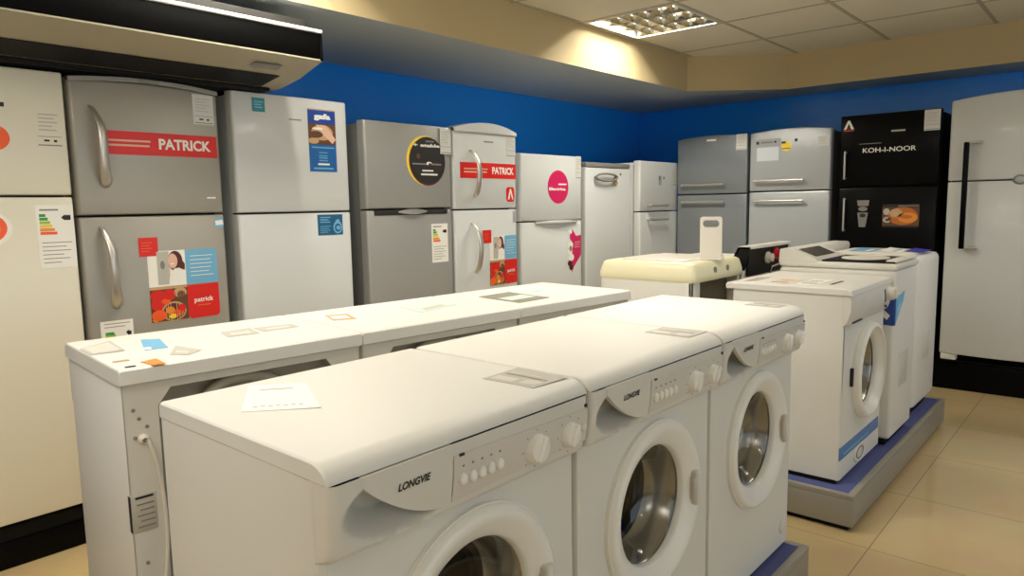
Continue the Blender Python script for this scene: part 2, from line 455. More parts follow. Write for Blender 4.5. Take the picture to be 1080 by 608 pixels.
def energy(st, xa, za, xb, zb, arrow=True):
    w = xb-xa; h = zb-za
    st.rect(xa, za, xb, zb, PAPER, 0)
    cols = (GREEN, GREEN, LIME, YEL, ORANGE2, ORANGE)
    z = zb-h*.14
    for i, c in enumerate(cols):
        st.rect(xa+w*.08, z-h*.045, xa+w*(.25+.055*i), z, c, 1); z -= h*.056
    if arrow: st.poly([(xa+w*.66, zb-h*.2), (xa+w*.74, zb-h*.16), (xa+w*.92, zb-h*.16), (xa+w*.92, zb-h*.24), (xa+w*.74, zb-h*.24)], INK, 1)
    st.lines(xa+w*.1, za+h*.06, xb-w*.1, zb-h*.56, 6, INKG, 1, fill=.18)
    st.lines(xa+w*.1, zb-h*.1, xb-w*.4, zb-h*.05, 1, INKG, 1)
def tagcard(fr, door, xa, za, xb, zb, m=TAGC, dark=True, name='price_tag'):
    s = Sticker(fr); w = xb-xa; h = zb-za
    s.rect(xa, za, xb, zb, m, 0)
    s.rect(xa+w*.06, za+h*.04, xb-w*.06, za+h*.07, INKG, 1); s.rect(xa+w*.06, za+h*.27, xb-w*.06, za+h*.285, INKG, 1)
    s.lines(xa+w*.12, za+h*.4, xb-w*.15, zb-h*.1, 5, PAPER2, 1, fill=.35)
    if dark:
        s.rect(xa+w*.28, za+h*.15, xa+w*.48, za+h*.2, INK, 1); s.rect(xa+w*.64, za+h*.14, xa+w*.76, za+h*.2, INK, 1)
    return s.build(name, door)

def arc_handle(door, pts, m, name='handle', sc=(1, .55), n=12):
    mb = MB(); mb.tube([p[:3] for p in pts], [p[3] for p in pts], m, n, sc=sc); return mb.build(name, door, 50)
def smooth_path(P, k=8):
    """Catmull-Rom through 4-tuples"""
    out = []
    for i in range(len(P)-1):
        p0 = P[max(i-1, 0)]; p1 = P[i]; p2 = P[i+1]; p3 = P[min(i+2, len(P)-1)]
        for j in range(k):
            t = j/k
            out.append(tuple(.5*((2*b)+(-a+c)*t+(2*a-5*b+4*c-d)*t*t+(-a+3*b-3*c+d)*t**3) for a, b, c, d in zip(p0, p1, p2, p3)))
    out.append(tuple(P[-1])); return out
def bar_handle(fr, door, xa, xb, z, m, out=.035, r=.009, name='handle'):
    mb = MB(); x0 = xa-fr.x0; x1 = xb-fr.x0; zz = z-fr.zb
    mb.tube([(x0, -out, zz), (x1, -out, zz)], r, m, 12)
    for x in (x0+.012, x1-.012): mb.tube([(x, fr.front(x)+.003, zz), (x, -out, zz)], r*.8, m, 10)
    for x in (x0, x1): mb.lathe([(0, -r), (r*.8, -r*.7), (r*1.15, 0), (r*.8, r*.7), (0, r)], m, (x, -out, zz), 'x', 12)
    return mb.build(name, door, 50)
def vbar_handle(fr, door, x, za, zb, m, out=.05, r=.011, endm=None, name='handle', end_w=.0):
    mb = MB(); xx = x-fr.x0; z0 = za-fr.zb; z1 = zb-fr.zb
    f = fr.front(xx)
    mb.box((xx-r, f-out-r, z0), (xx+r, f-out+r, z1), m, .004)
    em = endm or m
    for z in (z0+.008, z1-.008):
        mb.box((xx-r, f-out, z-.007), (xx+r+end_w, f+.012, z+.007), em, .003)
    return mb.build(name, door, 50)
def photo_panel(fr, door, xa, za, xb, zb, xm, zm, sq, small):
    """four-field advertising sticker: portrait, food, pale blue text block, red block with the maker's word"""
    s = Sticker(fr)
    # portrait field
    s.rect(xa, zm, xm, zb, PAPER, 0)
    w = xm-xa; h = zb-zm
    s.rect(xa+w*.24, zm+h*.05, xa+w*.56, zb-h*.02, PAPER2, 1)
    s.ell(xa+w*.38, zm+h*.6, w*.06, h*.12, INKG, 2)
    s.ell(xa+w*.72, zm+h*.70, w*.20, h*.28, MAROON, 2); s.poly([(xa+w*.78, zm+h*.9), (xa+w*.98, zm+h*.6), (xa+w*.97, zm+h*.42), (xa+w*.78, zm+h*.5)], MAROON, 2)
    s.ell(xa+w*.65, zm+h*.70, w*.13, h*.21, SKIN, 3)
    s.poly([(xa+w*.52, zm), (xa+w*.98, zm), (xa+w*.98, zm+h*.34), (xa+w*.82, zm+h*.5), (xa+w*.68, zm+h*.48), (xa+w*.54, zm+h*.25)], PAPER, 3)
    s.ell(xa+w*.64, zm+h*.62, w*.05, h*.02, PAPER, 4)
    # food field
    h2 = zm-za
    s.rect(xa, za, xm, zm, TAN, 0)
    s.rect(xa, za+h2*.02, xm, zm-h2*.08, BROWN, 1)
    for (u, v, a, b, c) in ((.2, .75, .2, .16, RED), (.5, .76, .18, .15, RED), (.18, .5, .17, .17, RED), (.4, .6, .13, .12, ORANGE), (.8, .8, .18, .14, TAN), (.82, .74, .11, .1, BROWN),
                            (.2, .2, .2, .15, ORANGE), (.6, .28, .34, .27, TAN), (.6, .27, .3, .24, MAROON), (.5, .32, .12, .1, ORANGE2), (.68, .22, .2, .1, ORANGE), (.82, .36, .11, .1, RED), (.56, .14, .1, .07, YEL), (.1, .08, .08, .06, ORANGE2)):
        s.ell(xa+w*u, za+h2*v, w*a*.98, h2*b, c, 2+[.0, .3, .6][int(u*10) % 3])
    # blue field
    s.rrect(xm, zm, xb, zb, .018, SKY, 0, '0101')
    s.lines(xm+(xb-xm)*.14, zm+h*.18, xb-(xb-xm)*.14, zb-h*.14, 6, PAPER, 1, (1, .9, .96, .9, .8, 1.), fill=.16)
    # red field
    s.rrect(xm, za, xb, zm-.004, .018, RED, 0, '1010')
    s.text('patrick', xm+(xb-xm)*.2, za+h2*.42, xb-(xb-xm)*.2, za+h2*.6, PAPER, 1, bold=.02)
    s.lines(xm+(xb-xm)*.3, za+h2*.34, xb-(xb-xm)*.3, za+h2*.38, 1, ORANGE2, 1, fill=.5)
    # small red corner square
    s.rect(*sq, RED, .7)
    s.lines(sq[0]+(sq[2]-sq[0])*.12, sq[1]+(sq[3]-sq[1])*.2, sq[2]-(sq[2]-sq[0])*.3, sq[3]-(sq[3]-sq[1])*.2, 4, ORANGE, 2, fill=.3)
    return s.build('advert_sticker', door)
def banner(fr, door, xa, za, xb, zb, txa, txb, sxa, sxb):
    s = Sticker(fr); h = zb-za
    s.rect(xa, za, xb, zb, RED, 0)
    s.text('PATRICK', txa, za+h*.28, txb, za+h*.76, PAPER, 1, bold=.035)
    s.lines(sxa, za+h*.3, sxb, za+h*.7, 2, SKIN, 1, (1, .97), fill=.42)
    return s.build('banner_sticker', door)

s_group = ['refrigerators along the left wall']
XF = -2.11
ZPL = .15     # top of the black plinths
mb = MB(); mb.box((XW+.02, -.7, 0), (XF-.06, 4.80, ZPL), BLACKM, .006)
mb.box((XF-.075, -.7, .0), (XF-.05, 4.80, .10), BLACK, .004)
pb = mb.build('display_plinth'); tag(pb, 'long black plinth under the refrigerators along the left wall', 'plinth')
A90 = PI/2
def left_fridge(label, y0, y1, H, split, dmat, bmat, x=XF, **k):
    return Fridge(label, (x, y0, ZPL), A90, y0, y1-y0, ZPL, H, .178, split, dmat, bmat, **k)

# 1 cream, at the left edge of the photo
f = left_fridge('cream two-door refrigerator with a round red-orange sticker, nearest the camera', -.205, .405, 1.764, 1.327, CREAM, CREAM)
tagcard(f, f.upper, .306, 1.498, .390, 1.632, m=CREAM)
s = f.st(); s.ell(.172, 1.524, .056, .046, ORANGE, 0); s.build('round_sticker', f.upper)
s = f.st(); s.rect(.185, 1.628, .220, 1.643, INK, 0); s.build('brand_mark', f.upper)
s = f.st(); s.ell(.135, 1.217, .075, .062, PAPER, 0); s.ell(.135, 1.219, .06, .05, ORANGE, 1); s.ell(.13, 1.215, .045, .03, TAN, 2); s.build('round_sticker', f.lower)
s = f.st(); energy(s, .282, 1.07, .400, 1.295); s.build('energy_label', f.lower)

# 2 grey with red banner
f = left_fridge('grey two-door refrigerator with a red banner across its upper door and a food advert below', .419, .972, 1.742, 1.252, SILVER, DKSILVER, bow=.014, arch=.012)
w = f.w
m = MB(); 
rings = []
for y_, z_ in ((-.004, 0), (-.008, .004), (-.006, .016), (.05, .018), (.05, 0)):
    rings.append([(x, f.front(x)+y_ if y_ < .04 else y_, 1.742-ZPL-.004+z_+.016*(1-((x-w/2)/(w/2))**2)) for x in [w*i/16 for i in range(17)]])
m.loft(rings, SILVER2, (False, False), closed=False)
m.build('top_trim', f.t)
m = MB(); m.box((.235, -.024, 1.755-ZPL), (.315, -.012, 1.768-ZPL), GREYPL, .003); m.build('grip', f.upper)
def patrick_handle(fr, door, x, ztop, zbot, m_, flip=1, ww=.017):
    X = x-fr.x0; a = ztop-fr.zb; b = zbot-fr.zb; h = a-b; fy = fr.front(X)
    P = [(X-.004, fy+.002, a, ww*.35), (X, fy-.022, a-h*.06, ww*.6), (X+.012, fy-.05, a-h*.28, ww*.95), (X+.012, fy-.058, a-h*.5, ww*1.0), (X+.014, fy-.05, a-h*.72, ww*1.05), (X+.026, fy-.022, a-h*.93, ww*1.25), (X+.034, fy+.002, a-h, ww*.9)]
    return arc_handle(door, smooth_path(P), m_)
patrick_handle(f, f.upper, .487, 1.655, 1.365, SATIN)
patrick_handle(f, f.lower, .490, 1.212, .908, SATIN)
banner(f, f.upper, .512, 1.482, .958, 1.570, .717, .930, .535, .686)
tagcard(f, f.upper, .864, 1.616, .953, 1.736, m=TAGC)
s = f.st(); s.lines(.900, 1.313, .938, 1.323, 1, PAPER, 0, fill=.7); s.build('brand_mark', f.upper)
s = f.st(); s.poly([(.935, 1.236), (.965, 1.232), (.968, 1.2), (.945, 1.192), (.918, 1.204)], SKY, 0); s.poly([(.928, 1.222), (.962, 1.226), (.966, 1.206), (.93, 1.203)], PAPER, 1); s.build('magnet', f.lower)
photo_panel(f, f.lower, .640, .825, .925, 1.110, .788, .968, (.612, 1.091, .684, 1.165), None)
s = f.st(); s.rect(.457, .72, .571, .855, PAPER, 0); s.poly([(.472, .72), (.472, .80), (.506, .80), (.53, .74), (.536, .72)], LIME, 1); s.poly([(.472, .80), (.472, .812), (.5, .812), (.505, .80)], GREEN, 1)
s.poly([(.543, .806), (.553, .815), (.553, .79)], INK, 1); s.rect(.553, .795, .562, .81, INK, 1); s.lines(.47, .825, .56, .85, 2, INKG, 1, fill=.2); s.build('energy_label', f.lower)

# 3 white with the blue poster
f = left_fridge('white two-door refrigerator with a tall blue poster and a small teal sticker', 1.035, 1.622, 1.772, 1.249, COOLW, COOLW, bow=.006)
s = f.st(); s.rect(1.400, 1.438, 1.552, 1.727, BLUE, 0); s.rect(1.400, 1.66, 1.552, 1.722, NAVY, 1); s.rect(1.400, 1.722, 1.552, 1.727, TAN, 1)
s.rect(1.400, 1.565, 1.552, 1.66, BROWN, 1); s.ell(1.475, 1.62, .06, .036, TAN, 2); s.ell(1.44, 1.61, .038, .016, BROWN, 3); s.poly([(1.44, 1.655), (1.50, 1.652), (1.55, 1.59), (1.53, 1.57), (1.47, 1.62)], SKIN, 3); s.ell(1.425, 1.58, .03, .014, TAN, 3); s.ell(1.45, 1.637, .03, .006, PAPER, 4)
s.text('gafa', 1.432, 1.674, 1.525, 1.708, PAPER, 2, bold=.05); s.lines(1.415, 1.545, 1.54, 1.556, 1, SKY, 1, fill=.5)
for z in (1.525, 1.51, 1.50, 1.488): s.rect(1.452, z, 1.50, z+.004, SKY, 1)
s.rect(1.445, 1.469, 1.51, 1.477, PAPER, 1); s.rect(1.42, 1.45, 1.53, 1.457, SKY, 1); s.build('poster', f.upper)
s = f.st(); s.rect(1.127, 1.690, 1.187, 1.750, TEAL, 0); s.lines(1.137, 1.703, 1.178, 1.738, 3, SKY, 1, fill=.45); s.build('sticker', f.upper)
s = f.st(); s.rect(1.303, 1.666, 1.366, 1.672, GREYPL, 0); s.build('brand_mark', f.upper)
s = f.st(); s.rect(1.50, 1.302, 1.568, 1.311, STRIP, 0); s.build('brand_mark', f.upper)
s = f.st(); s.rect(1.427, 1.138, 1.570, 1.236, TEALBLUE, 0); s.lines(1.44, 1.195, 1.50, 1.228, 3, SKY, 1, fill=.45); s.lines(1.44, 1.148, 1.50, 1.185, 4, SKY, 1, fill=.3)
s.ell(1.540, 1.174, .026, .030, SKY, 1); s.ell(1.540, 1.172, .018, .020, TEALBLUE, 2); s.ell(1.542, 1.172, .012, .010, SKY, 3); s.poly([(1.525, 1.206), (1.545, 1.214), (1.555, 1.205), (1.54, 1.2)], SKY, 1); s.build('sticker', f.lower)

# 4 grey with the round black sticker
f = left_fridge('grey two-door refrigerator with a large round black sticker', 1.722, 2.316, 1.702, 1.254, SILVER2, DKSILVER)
s = f.st()
s.ell(2.130, 1.512, .138, .134, YEL, 0); s.ell(2.140, 1.508, .132, .130, MAROON, 1); s.ell(2.142, 1.514, .128, .126, INK, 2)
s.text('+ etable', 2.04, 1.585, 2.232, 1.603, PAPER, 3, bold=.04); s.rect(2.13, 1.612, 2.19, 1.62, INKG, 3)
s.rect(2.03, 1.49, 2.24, 1.498, INKG, 3); s.ell(2.15, 1.498, .02, .009, PAPER, 4); s.ell(2.155, 1.494, .012, .006, INK, 5)
s.rect(2.10, 1.455, 2.18, 1.463, PAPER, 3); s.rect(2.09, 1.434, 2.21, 1.443, PAPER, 3); s.ell(2.075, 1.535, .014, .014, BROWN, 3); s.build('round_sticker', f.upper)
t_ = tagcard(f, f.upper, 2.233, 1.553, 2.314, 1.694, m=TAGC, dark=False); t_.location.y = -.006
s = f.st(); energy(s, 2.155, .955, 2.277, 1.170); s.build('energy_label', f.lower)
m = MB(); m.box((.045, -.003, 1.224-ZPL), (.555, .02, 1.250-ZPL), DARK, .002); m.build('grip_recess', f.upper)
m = MB(); rings = []
for i in range(15):
    u = i/14; X = .20+.2*u; hh = .003+.011*math.sin(PI*u); zc = 1.240-ZPL
    rings.append([(X, -.006-.012*math.sin(PI*u)+(.004 if k in (0, 3) else 0), zc+(-hh if k < 2 else hh)) if k in (1, 2) else (X, .015, zc+(-hh if k < 2 else hh)) for k in range(4)])
m.loft(rings, SATIN); m.build('handle', f.upper, 50)

# 5 white with red banner
f = left_fridge('white two-door refrigerator with a red banner and curved grey handles', 2.336, 2.876, 1.688, 1.243, COOLW, COOLW, bow=.016, arch=.002)
w = f.w; m = MB(); rings = []
for y_, z_ in ((-.006, 0), (-.012, .006), (-.008, .022), (.05, .026), (.05, 0)):
    rings.append([(x, f.front(x)+y_ if y_ < .04 else y_, 1.688-ZPL-.006+z_+.040*(1-((x-w/2)/(w/2))**2)*(z_ > .007)) for x in [w*i/16 for i in range(17)]])
m.loft(rings, COOLW, (False, False), closed=False); m.build('top_trim', f.t)
patrick_handle(f, f.upper, 2.466, 1.585, 1.325, SATIN, ww=.02); patrick_handle(f, f.lower, 2.466, 1.165, .885, SATIN, ww=.02)
banner(f, f.upper, 2.383, 1.424, 2.872, 1.514, 2.64, 2.85, 2.41, 2.60)
tagcard(f, f.upper, 2.778, 1.557, 2.872, 1.700, dark=False)
s = f.st(); s.rect(2.575, 1.633, 2.655, 1.641, INKG, 0); s.build('brand_mark', f.upper)
s = f.st(); s.rrect(2.770, 1.286, 2.854, 1.375, .02, RED, 0); s.poly([(2.785, 1.30), (2.808, 1.365), (2.818, 1.365), (2.842, 1.30), (2.828, 1.30), (2.813, 1.345), (2.8, 1.30)], PAPER, 1); s.build('sticker', f.upper)
photo_panel(f, f.lower, 2.604, .782, 2.872, 1.080, 2.742, .936, (2.546, 1.042, 2.621, 1.120), None)
s = f.st(); s.rect(2.833, 1.158, 2.872, 1.232, PALESILVER, 0); s.build('price_tag', f.lower)

# 6 white with pink stickers
f = left_fridge('white two-door refrigerator with a round magenta sticker and a torn magenta one', 2.920, 3.572, 1.588, 1.156, COOLW, COOLW, bow=.006)
s = f.st(); s.ell(3.300, 1.379, .114, .110, PINK, 0); s.rect(3.30, 1.392, 3.39, 1.402, PAPER, 1); s.text('Electrica', 3.20, 1.356, 3.38, 1.376, PAPER, 1, bold=.04); s.build('round_sticker', f.upper)
tagcard(f, f.upper, 3.504, 1.436, 3.568, 1.590, dark=False)
s = f.st(); s.poly([(3.45, .79), (3.47, .83), (3.56, .91), (3.562, 1.05), (3.50, 1.045), (3.46, 1.09), (3.43, 1.085), (3.425, 1.03), (3.455, 1.0), (3.45, .87)], PINK, 0)
for (x, z, r) in ((3.43, .985, .026), (3.425, .94, .022), (3.44, .90, .026), (3.425, .86, .02), (3.44, .83, .018)): s.ell(x, z, r*1.3, r, PAPER if r > .021 else MAROON, 1)
s.ell(3.43, 1.075, .022, .014, PAPER, 1); s.ell(3.432, .96, .014, .02, INKG, 2); s.lines(3.48, .96, 3.55, 1.01, 3, SKIN, 1, fill=.3); s.build('torn_sticker', f.lower)
m = MB(); rings = []
for i in range(17):
    u = i/16; X = .13+.46*u; h_ = .004+.010*math.sin(PI*u); zc = 1.146-ZPL
    rings.append([(X, -.004, zc-h_), (X, -.012-.016*math.sin(PI*u), zc-h_*.3), (X, -.012-.016*math.sin(PI*u), zc+h_*.5), (X, -.004, zc+h_)])
m.loft(rings, COOLW); m.build('handle', f.lower, 50)
m = MB(); m.box((.13, -.009, 1.152-ZPL), (.60, .02, 1.164-ZPL), GREYPL, .003); m.build('grip_recess', f.upper)

# 7 white single door
f = left_fridge('white single-door upright fridge with a grey top strip and an oval handle', 3.625, 4.208, 1.520, None, COOLW, COOLW)
w = f.w; m = MB(); m.box((0, -.002, 1.522-ZPL), (w, .12, 1.556-ZPL), GREYPL, .008); m.build('top_trim', f.t)
m = MB(); P = []
for k in range(25):
    a = 2*PI*k/24; P.append((.23+.13*math.cos(a)*(1 if math.cos(a) < 0 else 1.1), -.022, 1.452-ZPL+.026*math.sin(a)))
m.tube(P, .008, GREYPL, 8); m.tube([(.11, .004, 1.452-ZPL), (.11, -.022, 1.452-ZPL)], .008, GREYPL); m.tube([(.36, .004, 1.452-ZPL), (.36, -.022, 1.452-ZPL)], .008, GREYPL); m.build('handle', f.lower, 50)
s = f.st(); s.poly([(3.955, 1.43), (3.99, 1.49), (4.005, 1.44), (4.03, 1.41), (3.985, 1.395)], TAN, 14); s.build('hanging_tag', f.lower)
s = f.st(); s.ell(4.075, 1.478, .012, .01, GREYPL, 0); s.build('badge', f.lower)

# 8 white two-door in the corner
f = left_fridge('white two-door refrigerator in the corner beside the grey one, with two bar handles', 4.270, 4.868, 1.585, 1.195, COOLW, COOLW, x=-2.06)
bar_handle(f, f.upper, 4.37, 4.64, 1.243, SATIN, r=.011); bar_handle(f, f.lower, 4.37, 4.64, 1.135, SATIN, r=.011)
s = f.st(); s.rect(4.555, 1.40, 4.60, 1.475, PALESILVER, 0); s.rect(4.56, 1.44, 4.575, 1.47, BROWN, 1); s.rect(4.625, 1.45, 4.65, 1.468, GREYPL, 0); s.build('energy_label', f.upper)
tagcard(f, f.upper, 4.76, 1.40, 4.862, 1.53, m=TAGC, dark=False)

# back wall
s_group = ['refrigerators along the back wall']
YB = 4.83; ZB2 = .19
mb = MB(); mb.box((-2.0, YB+.07, 0), (1.3, YW-.02, ZB2), BLACKM, .006); mb.box((-2.0, YB+.03, 0), (1.3, YB+.07, ZB2-.01), BLACK, .004)
pb = mb.build('display_plinth'); tag(pb, 'black plinth under the refrigerators along the back wall', 'plinth')
def back_fridge(label, x0, x1, H, split, dmat, bmat, z0=.215, **k):
    return Fridge(label, (x0, YB, ZB2), 0, x0, x1-x0, ZB2, H, z0, split, dmat, bmat, **k)
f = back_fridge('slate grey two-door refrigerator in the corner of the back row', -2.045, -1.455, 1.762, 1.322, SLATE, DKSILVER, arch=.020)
bar_handle(f, f.upper, -1.985, -1.63, 1.398, SATIN); bar_handle(f, f.lower, -1.985, -1.63, 1.262, SATIN)
tagcard(f, f.upper, -1.545, 1.655, -1.46, 1.775, m=TAGC, dark=False)
s = f.st(); s.rect(-1.79, 1.737, -1.71, 1.752, PAPER, 0); s.build('brand_mark', f.upper)
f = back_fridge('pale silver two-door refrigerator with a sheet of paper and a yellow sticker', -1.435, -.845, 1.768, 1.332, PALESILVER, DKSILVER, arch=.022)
bar_handle(f, f.upper, -1.385, -1.02, 1.410, SATIN); bar_handle(f, f.lower, -1.385, -1.02, 1.260, SATIN)
s = f.st(); s.rect(-1.395, 1.548, -1.20, 1.722, PALESILVER, 0); s.rect(-1.38, 1.56, -1.215, 1.66, mat('pale paper', (202, 208, 214), .6), 1); s.rect(-1.35, 1.69, -1.26, 1.702, INKG, 1); s.rect(-1.385, 1.685, -1.365, 1.705, INK, 1); s.rect(-1.25, 1.69, -1.235, 1.705, INK, 1); s.build('paper_sheet', f.upper)
s = f.st(); s.ell(-1.16, 1.66, .036, .036, YEL, 0); s.rect(-1.195, 1.68, -1.165, 1.695, INK, 1); s.rect(-1.19, 1.64, -1.13, 1.647, BROWN, 1); s.build('sticker', f.upper)
s = f.st(); s.ell(-1.09, 1.70, .012, .012, INK, 0); s.build('badge', f.upper)
tagcard(f, f.upper, -.935, 1.64, -.86, 1.715, m=TAGC, dark=False)
f = back_fridge('glossy black two-door refrigerator with white lettering and a roast food picture', -.785, -.172, 1.838, 1.345, BLACK, BLACKM)
vbar_handle(f, f.upper, -.742, 1.400, 1.595, SATIN, out=.03, r=.006); vbar_handle(f, f.lower, -.737, 1.040, 1.273, SATIN, out=.03, r=.006)
s = f.st(); s.text('KOH-I-NOOR', -.635, 1.578, -.308, 1.610, PAPER, 0, bold=.01); s.rect(-.66, 1.637, -.52, 1.642, INKG, 0); s.build('lettering', f.upper)
s = f.st(); s.rect(-.462, 1.709, -.377, 1.720, PAPER2, 0); s.build('brand_mark', f.upper)
s = f.st(); s.poly([(-.765, 1.745), (-.737, 1.805), (-.725, 1.805), (-.697, 1.745), (-.715, 1.745), (-.731, 1.785), (-.747, 1.745)], PAPER, 0); s.poly([(-.745, 1.742), (-.731, 1.768), (-.715, 1.742)], INK, 1); s.rect(-.765, 1.733, -.697, 1.74, RED, 0); s.build('emblem', f.upper)
tagcard(f, f.upper, -.268, 1.700, -.176, 1.832, m=TAGC, dark=False)
s = f.st(); s.rect(-.495, 1.068, -.272, 1.225, BROWN, 0); s.ell(-.37, 1.145, .09, .06, FOODO, 1); s.ell(-.34, 1.135, .06, .035, ORANGE2, 2); s.ell(-.41, 1.165, .04, .03, TAN, 2); s.ell(-.35, 1.14, .04, .012, FOODO, 3); s.ell(-.47, 1.175, .02, .022, PAPER2, 1); s.ell(-.465, 1.12, .025, .02, PAPER2, 1); s.ell(-.464, 1.12, .012, .01, BROWN, 2); s.rect(-.495, 1.205, -.272, 1.225, INK, 1); s.rect(-.495, 1.068, -.272, 1.08, INK, 1); s.rect(-.40, 1.21, -.275, 1.217, INKG, 2); s.build('food_picture', f.lower)
s = f.st(); s.poly([(-.66, 1.255), (-.58, 1.255), (-.585, 1.215), (-.652, 1.215)], INKG, 0); s.ell(-.62, 1.195, .03, .016, GREYPL, 0); s.poly([(-.655, 1.17), (-.586, 1.17), (-.6, 1.07), (-.642, 1.07)], GREYPL, 0); s.ell(-.62, 1.15, .02, .014, INK, 1); s.ell(-.62, 1.12, .02, .014, INKG, 1); s.build('sticker', f.lower)
f = back_fridge('big white two-door refrigerator at the right end with a long black handle', -.118, .66, 1.872, 1.365, COOLW, COOLW, z0=.245, bow=.05, arch=.026, feet=True)
X = -.012
m = MB(); fy = f.front(X+.118)
x_ = X+.118
for dz, dr in ((0, 1),):
    m.box((x_-.016, fy-.062, .938-ZB2), (x_+.014, fy-.035, 1.605-ZB2), BLACK, .006)
for z in (.938, 1.595):
    m.box((x_-.012, fy-.05, z-ZB2), (x_+.075, f.front(x_+.06)-.008, z+.014-ZB2), SATIN, .004)
    m.box((x_+.03, f.front(x_+.06)-.02, z-.002-ZB2), (x_+.08, f.front(x_+.06)+.02, z+.016-ZB2), SATIN, .004)
m.build('handle', f.t, 50)
m = MB(); m.lathe([(.0, .012), (.022, .011), (.03, .006), (.032, -.01)], GREYPL, (.27+.118, f.front(.388), 1.365-ZB2), '-y', 28, sx=1.2); m.lathe([(0, .0135), (.018, .0125), (.022, .009)], PALESILVER, (.27+.118, f.front(.388), 1.365-ZB2), '-y', 28, sx=1.2); m.build('emblem', f.t)
s = f.st(); s.rect(.17, 1.755, .23, 1.765, STRIP, 0); s.build('brand_mark', f.upper)
m = MB(); m.box((.01, -.005, .205-ZB2), (.10, .05, .247-ZB2), WHITE, .006); m.build('hinge_cover', f.t)

# ------------------------------------------------------------------ display platforms
def platform(label, x0, x1, y0, y1, zt):
    t = thing('display_platform', label, 'platform', ((x0+x1)/2, (y0+y1)/2, 0), 0, 'grey display platforms')
    hx = (x1-x0)/2; hy = (y1-y0)/2
    m = MB(); m.box((-hx+.02, -hy+.02, 0), (hx-.02, hy-.02, .022), BLACKM); m.build('toe_kick', t)
    m = MB(); m.box((-hx, -hy, .022), (hx, hy, zt-.02), PLATF, .002)
    for q in ((-hx, -hy, -hx+.025, hy), (hx-.025, -hy, hx, hy), (-hx+.025, -hy, hx-.025, -hy+.025), (-hx+.025, hy-.025, hx-.025, hy)):
        m.box((q[0], q[1], zt-.02), (q[2], q[3], zt), PLATF, .002)
    m.build('base', t)
    m = MB(); m.box((-hx+.025, -hy+.025, zt-.01), (hx-.025, hy-.025, zt-.002), CARPET); m.build('carpet_top', t)
    return t
ZP1, ZP2 = .13, .147
platform('grey platform carrying the rows of washing machines nearest the camera', -1.36, .062, -.04, 1.804, ZP1)
platform('grey platform with a blue carpet top beyond the nearest rows, toward the back wall', -1.30, .070, 2.265, 3.985, ZP2)

# ------------------------------------------------------------------ front-loading washers
def plate_hole(m, x0, x1, z0, z1, cx, cz, r, y, mt, n=64):
    angs = [2*PI*k/n for k in range(n)]
    for (x, z) in ((x0, z0), (x1, z0), (x1, z1), (x0, z1)): angs.append(math.atan2(z-cz, x-cx) % (2*PI))
    angs = sorted(set(round(a, 6) for a in angs)); inn = []; out = []
    for a in angs:
        c, s_ = math.cos(a), math.sin(a); inn.append((cx+c*r, y, cz+s_*r))
        t = min([((x1-cx)/c if c > 1e-9 else (x0-cx)/c if c < -1e-9 else 1e9), ((z1-cz)/s_ if s_ > 1e-9 else (z0-cz)/s_ if s_ < -1e-9 else 1e9)])
        out.append((cx+c*t, y, cz+s_*t))
    k = len(angs)
    m.add(inn+out, [(i, (i+1) % k, k+(i+1) % k, k+i) for i in range(k)], mt)

def washer_body(t, w, d, ztop, cx, cz, r, m_=WHITE, y0=0., hole=True, rear=True, zb=.012):
    m = MB(); bz = zb; e = .006
    # sides, rear, bottom and rounded front edges in one shell
    prof = [(0, d), (0, y0+.012), (.003, y0+.004), (.011, y0)]
    ring = prof+[(w-x, y) for x, y in prof[::-1]]
    m.loft([[(x, y, bz) for x, y in ring], [(x, y, ztop) for x, y in ring]], m_, (False, False), closed=False)
    if rear: m.add([(0, d, bz), (w, d, bz), (w, d, ztop), (0, d, ztop)], [(0, 1, 2, 3)], m_)
    m.add([(x, y, bz) for x, y in ring], [tuple(range(len(ring)))], m_)
    # hide the flat strip that the loft closed across the front and cut the porthole
    k = len(prof)
    m.f = [f_ for f_ in m.f]
    return m, ring
def porthole(t, cx, cz, r_out, r_gl, y, ringmat=RING, bulge=.024):
    m = MB(); k = r_out-r_gl
    m.lathe([(r_out, -.006), (r_out, .010), (r_out-.002, .010), (r_out-.006, bulge*.78), (r_out-.013, bulge*.97), (r_out-.022, bulge), (r_out-k*.52, bulge*.8), (r_out-k*.74, bulge*.45), (r_gl+.004, bulge*.15), (r_gl, -.002), (r_gl-.002, -.014)], ringmat, (cx, y, cz), '-y', 72)
    d = m.build('door', t, 50)
    m = MB(); m.lathe([(r_gl+.002, -.010), (r_gl-.006, -.014), (r_gl-.026, -.045), (r_gl-.050, -.074), (r_gl-.085, -.088), (0, -.094)], GLASSD, (cx, y, cz), '-y', 64); m.build('door_glass', d, 60)
    m = MB(); m.lathe([(r_out-.03, -.004), (r_gl+.006, -.014), (r_gl-.002, -.025), (r_gl-.014, -.062), (r_gl-.022, -.095)], SEALM, (cx, y, cz), '-y', 64); m.lathe([(r_gl-.022, -.095), (r_gl-.034, -.100), (r_gl-.034, -.120), (r_gl+.01, -.15)], DARK, (cx, y, cz), '-y', 64); m.build('door_seal', t, 60)
    m = MB()
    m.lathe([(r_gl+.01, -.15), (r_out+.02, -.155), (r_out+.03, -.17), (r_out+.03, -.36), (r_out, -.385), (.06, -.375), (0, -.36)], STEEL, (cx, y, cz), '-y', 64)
    for a in (30, 150, 270):
        c, s_ = math.cos(R(a)), math.sin(R(a)); q = r_out+.02
        m.tube([(cx+c*q, y+.15, cz+s_*q), (cx+c*(q-.03), y+.18, cz+s_*(q-.03)), (cx+c*(q-.035), y+.33, cz+s_*(q-.035)), (cx+c*q, y+.36, cz+s_*q)], .02, STEEL, 10)
    m.build('drum', t, 50)
    return d

